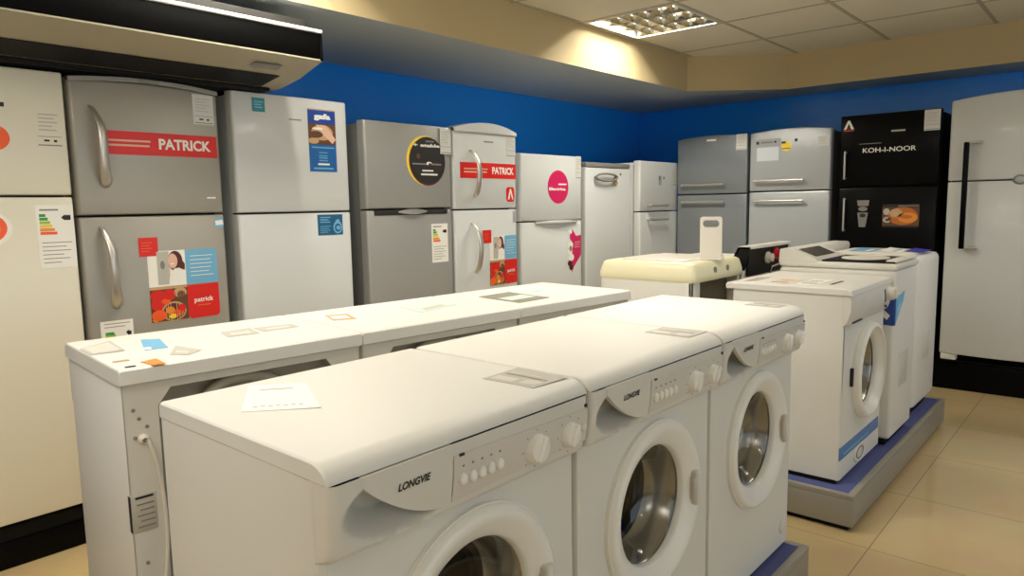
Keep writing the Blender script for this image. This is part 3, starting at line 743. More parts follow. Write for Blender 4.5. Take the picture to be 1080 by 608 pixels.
def longvie(label, loc, rz):
    """local: X along the front, -Y out of the front, Z up"""
    t = thing('washing_machine', label, 'washing machine', loc, rz, 'white front loaders of the nearest row')
    w, d = .588, .478; zl = .772; zt = .801; cx, cz, r = .300, .432, .205
    F0 = .004
    m, ring = washer_body(t, w, d, zl, cx, cz, r, y0=F0)
    # front plate with the porthole opening (replaces the front strip)
    fi = [i for i, f_ in enumerate(m.f) if all(abs(m.v[v][1]-F0) < 1e-6 for v in f_) and len(f_) == 4]
    for i in sorted(fi, reverse=True): del m.f[i]; del m.mi[i]
    plate_hole(m, .011, w-.011, .012, .662, cx, cz, r-.028, F0, WHITE)
    m.box((.0005, d*.25, .54), (-.0006, d*.25+.11, .546), STRIP)      # pressed mark on the side
    m.build('cabinet', t, 30)
    for fx in (.05, w-.05):
        for fy in (.06, d-.06):
            q = MB(); q.lathe([(0, 0), (.021, 0), (.021, .008), (.012, .01), (.012, .014)], BLACKM, (fx, fy, 0), 'z', 16); q.build('foot', t)
    # lid with a rounded nose
    prof = [(d+.004, zl+.001), (d+.004, zt-.004), (d, zt), (.02, zt), (.006, zt-.0005), (-.004, zt-.003), (-.014, zt-.008), (-.022, zt-.0145), (-.027, zl+.006), (-.028, zl+.001)]
    m = MB(); rings = []
    for x, ins in ((-.001, .004), (.001, .0015), (.005, 0), (w-.005, 0), (w-.001, .0015), (w+.001, .004)):
        rings.append([(x, y, z-(ins if z > zl+.004 else 0)) for y, z in prof])
    m.loft(rings, WHITE); m.build('lid', t, 32)
    # fascia with the hand scoop
    z0, z1 = .655, zl
    NX, NZ = 110, 30
    def fy(x, z):
        v = (z-z0)/(z1-z0)
        y = -.020-.012*math.sin(min(1, v*1.25)*PI/2)
        if v < .12: y += .018*(1-math.sqrt(max(0, 1-((.12-v)/.12)**2)))
        e = min(x, w-x)
        if e < .014: y += .014*(1-math.sqrt(max(0, 1-((.014-e)/.014)**2)))
        u = (x-.130)/.114; q = (z-.714)/.054
        rr = u*u+q*q
        if rr < 1: y += .064*min(1, (1-rr)*1.25)**1.3
        return y
    xs = [0, .0015, .004, .008]+[.012+(w-.024)*k/NX for k in range(NX+1)]+[w-.008, w-.004, w-.0015, w]
    zs = [z0+(z1-z0)*k/NZ for k in range(NZ+1)]
    nx = len(xs)
    vs = [(x, fy(x, z), z) for z in zs for x in xs]
    m = MB(); m.add(vs, [(j*nx+i, j*nx+i+1, (j+1)*nx+i+1, (j+1)*nx+i) for j in range(NZ) for i in range(nx-1)], WHITE2)
    m.add([(x, fy(x, z0), z0) for x in xs]+[(x, F0+.001, z0+.002) for x in xs], [(i, i+1, nx+i+1, nx+i) for i in range(nx-1)], WHITE2)
    for x in (0, w):
        e_ = [(x, fy(x, z), z) for z in zs]; b_ = [(x, F0+.004, z) for z in zs]
        m.add(e_+b_, [(i, i+1, NZ+1+i+1, NZ+1+i) for i in range(NZ)], WHITE2)
    m.build('control_panel', t, 60)
    def fl(x, z):   # fascia without the scoop
        v = (z-z0)/(z1-z0); y = -.020-.012*math.sin(min(1, v*1.25)*PI/2)
        if v < .12: y += .018*(1-math.sqrt(max(0, 1-((.12-v)/.12)**2)))
        return y
    # drawer front: lower edge is the arc
    def arc(x):     # lower z of the drawer at x
        u = (x-.050)/(.222-.050); u = max(0, min(1, u))
        return .759-.085*math.sin(u*PI/2)**.85
    xs2 = [.050+(.222-.050)*(k/24)**1.6 for k in range(25)]
    m = MB(); N = 10; top = .7712; fr = []; bk = []
    for j in range(N+1):
        for x in xs2:
            z = arc(x)+(top-arc(x))*j/N
            fr.append((x, fl(x, z)-.0012, z)); bk.append((x, fl(x, z)+.010, z))
    k = len(xs2); m.add(fr, [(j*k+i, j*k+i+1, (j+1)*k+i+1, (j+1)*k+i) for j in range(N) for i in range(k-1)], WHITE2)
    lo = fr[:k]; lob = bk[:k]; m.add(lo+lob, [(i, i+1, k+i+1, k+i) for i in range(k-1)], WHITE2)
    hi = fr[-k:]; hib = bk[-k:]; m.add(hi+hib, [(i, i+1, k+i+1, k+i) for i in range(k-1)], WHITE2)
    rs = [fr[j*k+k-1] for j in range(N+1)]; rb = [bk[j*k+k-1] for j in range(N+1)]; m.add(rs+rb, [(j, j+1, N+2+j, N+1+j) for j in range(N)], WHITE2)
    dr = m.build('detergent_drawer', t, 50)
    m = MB(); vs_, fs_ = glyphs('LONGVIE', .035, .28)
    m.add([(.112+.064*u, fl(.14, .738)-.0020, .731+.0118*v) for u, v in vs_], fs_, INK); m.build('lettering', dr)
    # grey control strip
    m = MB(); xs3 = [.2245+(.583-.2245)*i/30 for i in range(31)]; N = 8; fr = []
    for j in range(N+1):
        for x in xs3:
            u = (x-.2245)/(.583-.2245); zlo = .676+.006*u; zhi = .752-.006*u
            z = zlo+(zhi-zlo)*j/N; fr.append((x, fl(x, z)-.0016, z))
    k = len(xs3); m.add(fr, [(j*k+i, j*k+i+1, (j+1)*k+i+1, (j+1)*k+i) for j in range(N) for i in range(k-1)], STRIP)
    edge = fr[:k]+[fr[j*k+k-1] for j in range(N+1)]+fr[-k:][::-1]+[fr[j*k] for j in range(N, -1, -1)]
    m.add(edge+[(x, y+.004, z) for x, y, z in edge], [(i, i+1, len(edge)+i+1, len(edge)+i) for i in range(len(edge)-1)], STRIP)
    for i in range(5): m.box((.2445+.0215*i-.002, fl(0, .732)-.0025, .730), (.2445+.0215*i+.002, fl(0, .732)+.002, .733), INKG)
    m.box((.236, fl(0, .745)-.0026, .7485), (.247, fl(0, .745)+.002, .7525), INK)
    m.box((.574, fl(0, .752)-.0026, .750), (.580, fl(0, .752)+.002, .7555), INK)
    for kx in (.428, .526):
        for a in range(8):
            aa = 2*PI*a/8; m.box((kx+.036*math.cos(aa)-.001, fl(0, .709+.034*math.sin(aa))-.0024, .709+.034*math.sin(aa)-.001), (kx+.036*math.cos(aa)+.001, fl(0, .709)+.002, .709+.034*math.sin(aa)+.001), INKG)
    m.build('control_strip', t, 50)
    for i in range(5):
        m = MB(); x = .2445+.0215*i; m.lathe([(.009, -.002), (.009, .004), (.0075, .0075), (.004, .009), (0, .0095)], RING, (x, fl(x, .709), .709), '-y', 16, sx=.85, sz=1.2); m.build('button', t, 60)
    for kx, kr in ((.428, .026), (.526, .023)):
        m = MB(); c = (kx, fl(kx, .709), .709)
        m.lathe([(kr*1.06, -.002), (kr*1.06, .003), (kr, .005), (kr*.96, .012), (kr*.9, .015), (0, .016)], RING, c, '-y', 32)
        kb = m.build('knob', t, 50)
        m = MB(); rot = Matrix.Rotation(R(28), 3, 'Y')
        m.box((kx-kr*.2, c[1]-.022, c[2]-kr*.93), (kx+kr*.2, c[1]-.010, c[2]+kr*.93), RING, .004, rot=rot); m.build('grip', kb, 50)
    m = MB(); m.lathe([(.0085, -.002), (.0085, .005), (.006, .009), (0, .01)], WHITE2, (.567, fl(0, .712), .712), '-y', 16); m.build('button', t, 60)
    d_ = porthole(t, cx, cz, r, .142, F0)
    m = MB(); m.box((cx+.160, F0-.034, cz-.050), (cx+.184, F0-.008, cz+.040), WHITE2, .008, 3); m.box((cx+.158, F0-.026, cz-.036), (cx+.166, F0-.012, cz+.022), STRIP, .002); m.build('door_handle', d_, 50)
    m = MB(); m.lathe([(.024, -.001), (.024, .003), (.02, .005), (0, .0055)], WHITE2, (w-.055, F0, .075), '-y', 28); m.box((w-.067, F0-.0075, .072), (w-.043, F0-.004, .078), OFFW, .001); m.build('filter_cover', t)
    return t
w1 = longvie('white front loader nearest the camera, a paper lying on its lid', (0, 0, ZP1), A90)
dup(w1, (0, .6, ZP1), A90, 'white front loader in the middle of the nearest row of three')
dup(w1, (0, 1.2, ZP1), A90, 'white front loader at the far end of the nearest row of three')

# ------------------------------------------------------------------ washers seen from behind
def rear_washer(label, loc, rz, hose_style=0):
    """local: -Y front, back at Y = d"""
    t = thing('washing_machine', label, 'washing machine', loc, rz, 'white washing machines with their backs to the nearest row')
    w, d, zl, zt = .572, .43, .775, .812
    m = MB()
    m.box((0, 0, .012), (.004, d, zl), WHITE, .001); m.box((w-.004, 0, .012), (w, d, zl), WHITE, .001)
    m.box((0, 0, .012), (w, .006, zl), WHITE, .002); m.box((0, 0, .012), (w, d, .02), WHITE)
    # rear frame: flanges and a chamfered top opening
    op = [(.070, .05), (.070, zl-.055), (.098, zl-.018), (w-.098, zl-.018), (w-.070, zl-.055), (w-.070, .05)]
    ou = [(.0, .012), (.0, zl-.055), (.0, zl), (w, zl), (w, zl-.055), (w, .012)]
    for y in (d, d-.010):
        m.add([(x, y, z) for x, z in ou]+[(x, y, z) for x, z in op], [(i, (i+1) % 6, 6+(i+1) % 6, 6+i) for i in range(6)], WHITE)
    m.add([(x, d, z) for x, z in op]+[(x, d-.05, z) for x, z in op], [(i, (i+1) % 6, 6+(i+1) % 6, 6+i) for i in range(6)], GALV)
    for (x, z) in ((w-.03, .70), (w-.02, .66), (w-.045, .68), (w-.02, .72), (.03, .70), (.03, .62), (w-.025, .38)):
        m.lathe([(.004, 0), (.004, .002), (0, .0025)], GREYPL, (x, d, z), 'y', 10)
    m.build('cabinet', t, 30)
    m = MB(); m.box((.068, d-.052, .05), (w-.068, d-.048, zl-.01), GALV)
    m.box((.12, d-.048, .10), (w-.12, d-.040, .52), GALV, .006); m.lathe([(.13, 0), (.13, .004), (.10, .008), (0, .009)], GALV, (w/2, d-.04, .30), 'y', 40)
    m.build('back_panel', t)
    # lid, overhanging the back
    m = MB(); pr = [(-.018, zl+.001), (-.022, zl+.012), (-.018, zt-.006), (-.008, zt), (d+.006, zt), (d+.012, zt-.004), (d+.013, zl+.004), (d+.008, zl+.001)]
    m.loft([[(x, y, z-(i_ if z > zl+.01 else 0)) for y, z in pr] for x, i_ in ((-.004, .004), (-.002, .001), (.003, 0), (w-.003, 0), (w+.002, .001), (w+.004, .004))], WHITE)
    m.build('lid', t, 32)
    # drain hose arched in the recess
    m = MB(); P = smooth_path([(.40, d-.03, .10, 1), (.42, d-.026, .45, 1), (.41, d-.026, .66, 1), (.36, d-.026, .735, 1), (.27, d-.026, .742, 1), (.21, d-.028, .70, 1), (.17, d-.03, .58, 1)], 8)
    m.tube([p[:3] for p in P], [.0125+.0012*(i % 2) for i in range(len(P))], HOSE, 10); m.build('drain_hose', t, 60)
    m = MB(); P = smooth_path([(w-.035, d+.002, .655, 1), (w-.045, d+.012, .64, 1), (w-.062, d+.010, .55, 1), (w-.066, d+.008, .42, 1), (w-.052, d+.012, .28, 1), (w-.07, d+.008, .14, 1), (w-.10, d+.012, .03, 1)], 8)
    m.tube([p[:3] for p in P], .0042, OFFW, 8); m.lathe([(.011, 0), (.010, .008), (.005, .014)], OFFW, (w-.035, d, .655), 'y', 14); m.build('power_cord', t, 60)
    m = MB(); m.box((w-.052, d-.001, .452), (w-.001, d+.0012, .535), PAPER2, .0008)
    m.box((w-.0005, d-.010, .455), (w+.0012, d+.0012, .535), INK)
    for k in range(5): m.box((w-.047, d+.001, .462+.0125*k), (w-.012-.006*(k % 2), d+.0017, .465+.0125*k), INKG)
    m.box((w-.046, d+.001, .526), (w-.01, d+.0017, .531), INK)
    m.build('rating_plate', t)
    # front: fascia and porthole
    m = MB(); m.box((0, -.018, .655), (w, .004, zl), WHITE2, .008); m.build('control_panel', t)
    m = MB(); m.lathe([(.20, -.003), (.20, .012), (.17, .032), (.145, .03), (.12, 0)], WHITE2, (w/2, 0, .42), '-y', 48); dd = m.build('door', t, 50)
    m = MB(); m.lathe([(.121, .002), (.08, .012), (0, .016)], GLASSLID, (w/2, 0, .42), '-y', 40); m.build('door_glass', dd, 60)
    for kx in (.42, .5):
        m = MB(); m.lathe([(.024, 0), (.022, .018), (0, .02)], WHITE2, (kx, -.017, .715), '-y', 24); m.build('knob', t)
    for fx in (.05, w-.05):
        for fy in (.06, d-.06):
            q = MB(); q.lathe([(0, 0), (.02, 0), (.02, .008), (.012, .01), (.012, .014)], BLACKM, (fx, fy, 0), 'z', 16); q.build('foot', t)
    return t
TH = R(-95.0)
ex = Vector((math.cos(TH), math.sin(TH), 0)); ey = Vector((-math.sin(TH), math.cos(TH), 0))
def rear_loc(k):
    p = Vector((-.765, .038, ZP1)) - ex*(.582*k) - ex*.572 - ey*.43
    p = Vector((-.765, .038, ZP1)) - ex*(.582*k) - ex*0 - ey*.43
    return p - ex*.572
LBL = ('white washing machine seen from behind, nearest the camera in the second row',
       'white washing machine seen from behind, middle of the second row',
       'white washing machine seen from behind, a grey folder lying on its lid')
rw = rear_washer(LBL[0], rear_loc(0), TH)
for k in (1, 2): dup(rw, rear_loc(k), TH, LBL[k])

# ------------------------------------------------------------------ machines on the far platform
G2 = 'machines on the far platform'
def corner_marks(): pass
# A: front loader with blue stripe
def front_blue():
    t = thing('washing_machine', 'white front loader with a blue stripe along its base and a dark door latch', 'washing machine', (-.01, 2.35, ZP2), A90, G2)
    w, d = .585, .445; zl = .752; zt = .778; cx, cz, r = .325, .405, .205
    m, ring = washer_body(t, w, d, zl, cx, cz, r, y0=.0, zb=.014)
    fi = [i for i, f_ in enumerate(m.f) if all(abs(m.v[v][1]) < 1e-6 for v in f_) and len(f_) == 4]
    for i in sorted(fi, reverse=True): del m.f[i]; del m.mi[i]
    plate_hole(m, .011, w-.011, .014, zl, cx, cz, r-.028, 0, WHITE)
    m.build('cabinet', t, 30)
    m = MB(); pr = [(d+.030, zl+.001), (d+.032, zt-.006), (d+.026, zt), (.01, zt), (-.012, zt-.002), (-.022, zt-.008), (-.028, zl+.001)]
    m.loft([[(x, y, z-i_*(z > zl+.004)) for y, z in pr] for x, i_ in ((-.005, .004), (-.003, .001), (.002, 0), (w-.002, 0), (w+.003, .001), (w+.005, .004))], WHITE); m.build('lid', t, 32)
    m = MB(); rings = []
    for i in range(21):
        x = w*i/20; e = min(x, w-x); q = .012*max(0, 1-e/.03)**2
        rings.append([(x, .004, .635), (x, -.012+q, .636), (x, -.022+q, .648), (x, -.034+q, .69), (x, -.034+q, .73), (x, -.028+q, zl), (x, .004, zl)])
    m.loft(rings, WHITE2); m.build('control_panel', t, 40)
    m = MB(); m.loft([[(x, -.018-e, .652), (x, -.0245-e, .655), (x, -.0355-e, .692), (x, -.0355-e, .728), (x, -.034-e, .736), (x, -.02, .736), (x, -.01, .652)] for x, e in ((.03, -.002), (.033, 0), (.165, 0), (.168, -.002))], WHITE2); m.box((.03, -.026, .641), (.15, -.012, .648), INK, .002); m.build('detergent_drawer', t)
    for kx, kr in ((.50, .03),):
        m = MB(); m.lathe([(kr, -.004), (kr, .006), (kr*.92, .02), (kr*.8, .026), (0, .028)], WHITE2, (kx, -.034, .712), '-y', 32); kb = m.build('knob', t, 50)
        m = MB(); m.box((kx-.005, -.07, .69), (kx+.005, -.058, .735), OFFW, .003); m.build('grip', kb)
    m = MB(); m.box((.44, -.0355, .68), (.455, -.03, .735), INK, .001, rot=Matrix.Rotation(R(-20), 3, 'Y')); m.box((.46, -.0355, .655), (.475, -.03, .665), INK, .001); m.build('display_mark', t)
    d_ = porthole(t, cx, cz, r, .158, 0, bulge=.034)
    m = MB(); m.box((cx-r-.020, -.012, cz-.03), (cx-r-.006, -.0, cz+.045), DARK, .003); m.build('door_latch', t)
    m = MB(); m.box((.002, -.0022, .095), (w-.03, .002, .147), mat('blue band', (86, 122, 176), .4), .001); m.box((.05, -.003, .108), (.40, -.0018, .116), SKY); m.build('blue_stripe', t)
    m = MB(); m.lathe([(.05, -.001), (.05, .004), (.044, .007), (.04, .004), (0, .004)], OFFW, (.27, 0, .06), '-y', 40, sx=1.5, sz=.75); m.lathe([(.034, .0045), (.034, .006), (.028, .006)], GREYPL, (.27, 0, .06), '-y', 40, sx=1.5, sz=.75); m.build('filter_cover', t)
    m = MB(); m.box((.0, .012, .0), (w, d-.01, .016), BLACKM); m.build('base', t)
    return t
front_blue()

def lid_loft(m, x0, x1, y0, y1, z0, z1, mt, r=.02):
    m.box((x0, y0, z0), (x1, y1, z1), mt, r, 4)
# B: top loader with a console, dark framed lid
t = thing('washing_machine', 'white top loader with a dark framed lid and a blue water-drop sticker on its corner', 'washing machine', (.03, 2.945, ZP2), A90, G2)
w, d, zt = .40, .515, .80
m = MB(); m.box((0, 0, .03), (w, d, zt), WHITE, .016, 4); m.build('cabinet', t, 40)
m = MB(); m.box((.01, .02, 0), (w-.01, d-.01, .034), BLACKM, .004); m.build('base', t)
m = MB(); lid_loft(m, -.004, w+.004, -.006, d+.002, zt, zt+.03, WHITE2, .012); m.build('top_deck', t, 40)
m = MB(); z = zt+.03
m.box((.015, .01, z-.002), (w-.015, .325, z+.008), BLACKM, .004); fr_ = m.build('lid', t)
m = MB(); m.lathe([(.12, -.002), (.12, .004), (.11, .006), (0, .0065)], OFFW, (w/2, .18, z+.0075), 'z', 40, sx=1.1, sz=.85); m.build('lid_inset', fr_)  # pale oval shaped on the dark lid in place of a reflection
m = MB(); m.box((.02, .0, z+.003), (w-.02, .05, z+.016), OFFW, .006, 3); m.build('lid_handle', fr_)
m = MB()
prof = [(.335, zt+.028), (.348, zt+.042), (.455, zt+.085), (.485, zt+.09), (.512, zt+.085), (.518, zt+.02)]
m.loft([[(x, y, z_) for y, z_ in prof] for x in (-.004, 0, w, w+.004)], WHITE2); m.build('console', t, 30)
m = MB(); q0 = Vector((0, .362, zt+.0476)); q1 = Vector((0, .445, zt+.0810)); nn = Vector((0, -.38, .92))*.0012
m.add([(.05, q0.y+nn.y, q0.z+nn.z), (w-.05, q0.y+nn.y, q0.z+nn.z), (w-.05, q1.y+nn.y, q1.z+nn.z), (.05, q1.y+nn.y, q1.z+nn.z)], [(0, 1, 2, 3)], mat('grey display', (92, 88, 80), .25)); m.build('display', t)
m = MB()
BLUED = mat('deep blue sticker', (24, 62, 140), .4)
pts = [(-.0012, .085, .55), (-.0012, .085, .70), (-.0012, .0, .71), (-.0012, 0, .545)]
m.add([(-.0012, .09, .56), (-.0012, .012, .555), (-.0012, .012, .70), (-.0012, .09, .70)], [(0, 1, 2, 3)], BLUED)
m.add([(.012, -.0012, .555), (.15, -.0012, .66), (.17, -.0012, .70), (.06, -.0012, .685), (.012, -.0012, .70)], [(0, 1, 2, 3, 4)], SKY)
m.add([(-.0012, .012, .555), (.003, .003, .555), (.012, -.0012, .555), (.012, -.0012, .70), (.003, .003, .70), (-.0012, .012, .70)], [(0, 1, 4, 5), (1, 2, 3, 4)], BLUED)
m.add([(-.0018, .08, .62), (-.0018, .03, .58), (-.0018, .018, .60), (-.0018, .05, .63)], [(0, 1, 2, 3)], PAPER)
m.add([(.02, -.0018, .60), (.08, -.0018, .63), (.10, -.0018, .66), (.05, -.0018, .62)], [(0, 1, 2, 3)], PAPER)
m.build('water_drop_sticker', t)
m = MB(); m.box((.12, -.0012, .25), (.28, .002, .41), STRIP, .0008); m.build('grey_patch', t)  # faint grey square on the front

# C: rounded top loader at the end
t = thing('washing_machine', 'white rounded top loader at the platform end, leaflets lying on top', 'washing machine', (.02, 3.42, ZP2), A90, G2)
w, d, zt = .55, .58, .826
def rrect_ring(x0, x1, y0, y1, r, z, n=8):
    out = []
    for cx_, cy_, a0 in ((x1-r, y1-r, 0), (x0+r, y1-r, 90), (x0+r, y0+r, 180), (x1-r, y0+r, 270)):
        for k in range(n+1):
            a = R(a0+90*k/n); out.append((cx_+r*math.cos(a), cy_+r*math.sin(a), z))
    return out
m = MB(); m.loft([rrect_ring(.03, w-.03, .03, d-.02, .06, .045), rrect_ring(.008, w-.008, .008, d-.004, .075, .055), rrect_ring(0, w, 0, d, .08, .08), rrect_ring(0, w, 0, d, .08, zt-.03), rrect_ring(.004, w-.004, .004, d-.002, .08, zt-.012), rrect_ring(.012, w-.012, .012, d-.01, .075, zt-.002), rrect_ring(.03, w-.03, .03, d-.02, .06, zt)], WHITE); m.build('cabinet', t, 40)
m = MB(); m.loft([rrect_ring(.035, w-.035, .035, d-.03, .06, 0), rrect_ring(.03, w-.03, .03, d-.03, .06, .047)], BLACKM); m.build('base', t)
m = MB(); m.loft([rrect_ring(.05, w-.05, .05, d-.14, .05, zt-.001), rrect_ring(.05, w-.05, .05, d-.14, .05, zt+.008), rrect_ring(.06, w-.06, .06, d-.15, .045, zt+.012)], OFFW); m.build('lid', t, 40)
m = MB(); m.box((.04, d-.12, zt-.002), (w-.04, d-.01, zt+.05), WHITE2, .018, 4); m.build('console', t, 40)
m = MB(); m.box((.18, -.0012, .28), (.33, .003, .42), STRIP, .0008); m.build('grey_patch', t)  # faint grey square, as on the machine before

# D: washer with a thick yellowed lid seen from behind
t = thing('washing_machine', 'white washing machine with a thick yellowed lid, a hand-slot board standing on it', 'washing machine', (-1.10, 2.83, ZP2), -A90, G2)
w, d = .52, .47; zl, zt = .765, .853
m = MB(); m.box((0, .004, .02), (.02, d, zl), WHITE, .002); m.box((w-.02, .004, .02), (w, d, zl), WHITE, .002); m.box((0, 0, .02), (w, .012, zl), WHITE, .004); m.box((.01, .01, .02), (w-.01, d-.01, .03), WHITE)
op = [(.04, .05), (.04, zl-.005), (w-.085, zl-.005), (w-.075, zl-.03), (w-.09, .05)]
m.box((0, d-.012, .02), (.04, d, zl), WHITE, .002); m.box((w-.085, d-.012, .02), (w, d, zl), WHITE, .002); m.build('cabinet', t, 30)
m = MB(); m.box((.02, d-.07, .03), (w-.02, d-.062, zl), mat('brown grey back panel', (112, 104, 88), .55)); m.build('back_panel', t)
m = MB(); rings = []
for ins, z in ((0, zl), (-.004, zl+.01), (-.004, zl+.03), (.002, zt-.03), (.008, zt-.010), (.02, zt-.002), (.045, zt)):
    rings.append(rrect_ring(ins, w-ins, ins-.01, d+.01-ins, .03, z))
m.loft(rings, YELLOWED); ld = m.build('lid', t, 40)
for x in (.18, .31):
    m = MB(); m.lathe([(.014, -.002), (.014, .005), (.01, .007), (0, .007)], GREYPL, (x, d+.009, zl+.045), 'y', 20); m.build('cap', ld)
m = MB(); m.box((.06, .08, zt-.002), (w-.06, d-.06, zt+.006), OFFW, .003); m.build('lid_inset', ld)
for fx in (.05, w-.05):
    for fy in (.06, d-.06):
        q = MB(); q.lathe([(0, 0), (.02, 0), (.02, .008), (.012, .01), (.012, .024)], BLACKM, (fx, fy, 0), 'z', 16); q.build('foot', t)

# board with the hand slot, standing upright on D
t = thing('hand_slot_board', 'upright white plastic board with an oval hand slot, standing on the yellowed lid', 'board', (-.655, 2.55, ZP2+.853), R(14))
m = MB(); hw, hh, th = .049, .197, .016
def rr2(x0, x1, z0, z1, r, n=6):
    o = []
    for cx_, cz_, a0 in ((x1-r, z1-r, 0), (x0+r, z1-r, 90), (x0+r, z0+r, 180), (x1-r, z0+r, 270)):
        for k in range(n+1):
            a = R(a0+90*k/n); o.append((cx_+r*math.cos(a), cz_+r*math.sin(a)))
    return o
O_ = rr2(-hw, hw, .006, hh, .012); I_ = rr2(-hw+.012, hw-.012, hh-.048, hh-.016, .0155); k = len(O_)
for y in (-th/2, th/2): m.add([(x, y, z) for x, z in O_]+[(x, y, z) for x, z in I_], [(i, (i+1) % k, k+(i+1) % k, k+i) for i in range(k)], OFFW)
for lp in (O_, I_): m.add([(x, -th/2, z) for x, z in lp]+[(x, th/2, z) for x, z in lp], [(i, (i+1) % k, k+(i+1) % k, k+i) for i in range(k)], OFFW)
m.build('panel', t, 40)
m = MB(); m.box((-hw-.006, -.03, 0), (hw+.006, .03, .008), OFFW, .003); m.build('base', t)
m = MB(); m.box((-.018, -.004, hh-.040), (.022, .004, hh-.024), GREYPL, .002); m.build('grip', t)

# E: top loader whose black rear console carries the water valves
t = thing('washing_machine', 'white top loader seen from behind with a black rear panel and red water valve', 'washing machine', (-1.12, 3.375, ZP2), -A90, G2)
w, d = .535, .52; zt = .80
m = MB(); m.box((0, 0, .02), (w, d-.02, zt), WHITE, .012, 3); m.build('cabinet', t, 40)
m = MB(); m.box((.01, .02, 0), (w-.01, d-.03, .024), BLACKM); m.build('base', t)
m = MB()   # white console shell, hollow at the back
for x, mt_ in ((0, WHITE2), (w-.012, BLACKM)):
    m.loft([[(x, d-.11, zt-.02), (x, d-.02, zt-.02), (x, d+.012, zt+.095), (x, d-.05, zt+.095)], [(x+.012, d-.11, zt-.02), (x+.012, d-.02, zt-.02), (x+.012, d+.012, zt+.095), (x+.012, d-.05, zt+.095)]], mt_)
m.loft([[(0, d-.05, zt+.085), (0, d+.014, zt+.085), (0, d+.014, zt+.098), (0, d-.05, zt+.098)], [(w, d-.05, zt+.085), (w, d+.014, zt+.085), (w, d+.014, zt+.098), (w, d-.05, zt+.098)]], WHITE2)
m.loft([[(0, d-.11, zt-.02), (0, d-.10, zt-.02), (0, d-.04, zt+.09), (0, d-.05, zt+.095)], [(w, d-.11, zt-.02), (w, d-.10, zt-.02), (w, d-.04, zt+.09), (w, d-.05, zt+.095)]], WHITE2)
m.build('console', t, 30)
m = MB(); m.loft([[(.012, d-.016, zt-.05), (w-.012, d-.016, zt-.05), (w-.012, d-.006, zt-.05), (.012, d-.006, zt-.05)], [(.012, d-.010, zt+.085), (w-.012, d-.010, zt+.085), (w-.012, d+.003, zt+.085), (.012, d+.003, zt+.085)]], BLACKM); m.build('back_panel', t)
for x, mt, z in ((.190, WATERRED, .045), (.295, OFFW, .030)):
    m = MB(); m.lathe([(.030, -.005), (.030, .012), (.021, .014), (.021, .032), (.017, .034), (0, .034)], mt, (x, d-.002, zt+z), 'y', 20); m.build('water_valve', t, 40)
m = MB(); m.lathe([(.02, -.004), (.02, .01), (0, .012)], WATERRED, (.155, d-.002, zt+.030), 'y', 18); m.build('valve_cap', t)
m = MB(); P = [(.07, d-.004, zt+.012), (.07, d+.035, zt+.012), (.20, d+.04, zt-.002), (.34, d+.04, zt-.012), (.345, d+.035, zt-.06), (.345, d-.012, zt-.06)]
m.tube(P, .005, CHROME, 8); m.build('hose_bracket', t)
m = MB(); m.box((.02, .01, zt-.001), (w-.02, d-.12, zt+.022), WHITE2, .01, 3); m.build('lid', t, 40)

# ------------------------------------------------------------------ air conditioner under the soffit
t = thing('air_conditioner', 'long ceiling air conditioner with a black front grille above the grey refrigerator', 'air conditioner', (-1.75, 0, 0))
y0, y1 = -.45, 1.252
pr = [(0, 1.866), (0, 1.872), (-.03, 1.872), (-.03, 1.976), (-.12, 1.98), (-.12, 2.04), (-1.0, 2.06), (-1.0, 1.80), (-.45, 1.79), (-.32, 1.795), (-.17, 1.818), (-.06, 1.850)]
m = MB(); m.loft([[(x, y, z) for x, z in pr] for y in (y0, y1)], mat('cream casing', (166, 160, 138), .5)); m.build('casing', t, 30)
m = MB(); m.box((-.95, y0+.04, 1.781), (-.33, y1-.05, 1.793), BLACKM, .003)  # dark slab, slats and sheet standing in for shade under the casing
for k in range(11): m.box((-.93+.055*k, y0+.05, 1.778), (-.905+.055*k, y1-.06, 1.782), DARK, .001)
m.loft([[(x, y, z) for x, z in ((-.315, 1.7945), (-.165, 1.8175), (-.165, 1.8155), (-.315, 1.7925))] for y in (y0+.05, y1-.10)], BLACKM); m.build('underside_shade', t)
m = MB(); m.box((-.028, y0+.008, 1.8735), (-.002, y1-.008, 1.974), BLACKF, .003)
m.build('front_grille', t)
m = MB(); m.box((-.1, y0, 1.975), (.004, y1+.004, 1.990), TAGC, .003); m.build('front_lip', t)
m = MB(); m.box((-.006, y1-.012, 1.866), (.002, y1+.003, 1.980), BLACK, .002); m.build('end_cap', t)
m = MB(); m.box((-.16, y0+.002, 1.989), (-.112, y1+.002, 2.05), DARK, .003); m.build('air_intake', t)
m = MB(); q0 = Vector((-.075, 0, 1.841)); q1 = Vector((-.115, 0, 1.8285)); 
m.add([(q0.x, y1-.26, q0.z-.0016), (q0.x, y1-.14, q0.z-.0016), (q1.x, y1-.14, q1.z-.0016), (q1.x, y1-.26, q1.z-.0016)], [(0, 1, 2, 3)], GREYPL); m.build('badge', t)
for yy in (y0+.2, y1-.25):
    m = MB(); m.box((-.5, yy-.02, 2.04), (-.46, yy+.02, ZS), GREYPL, .002); m.build('hanger', t)

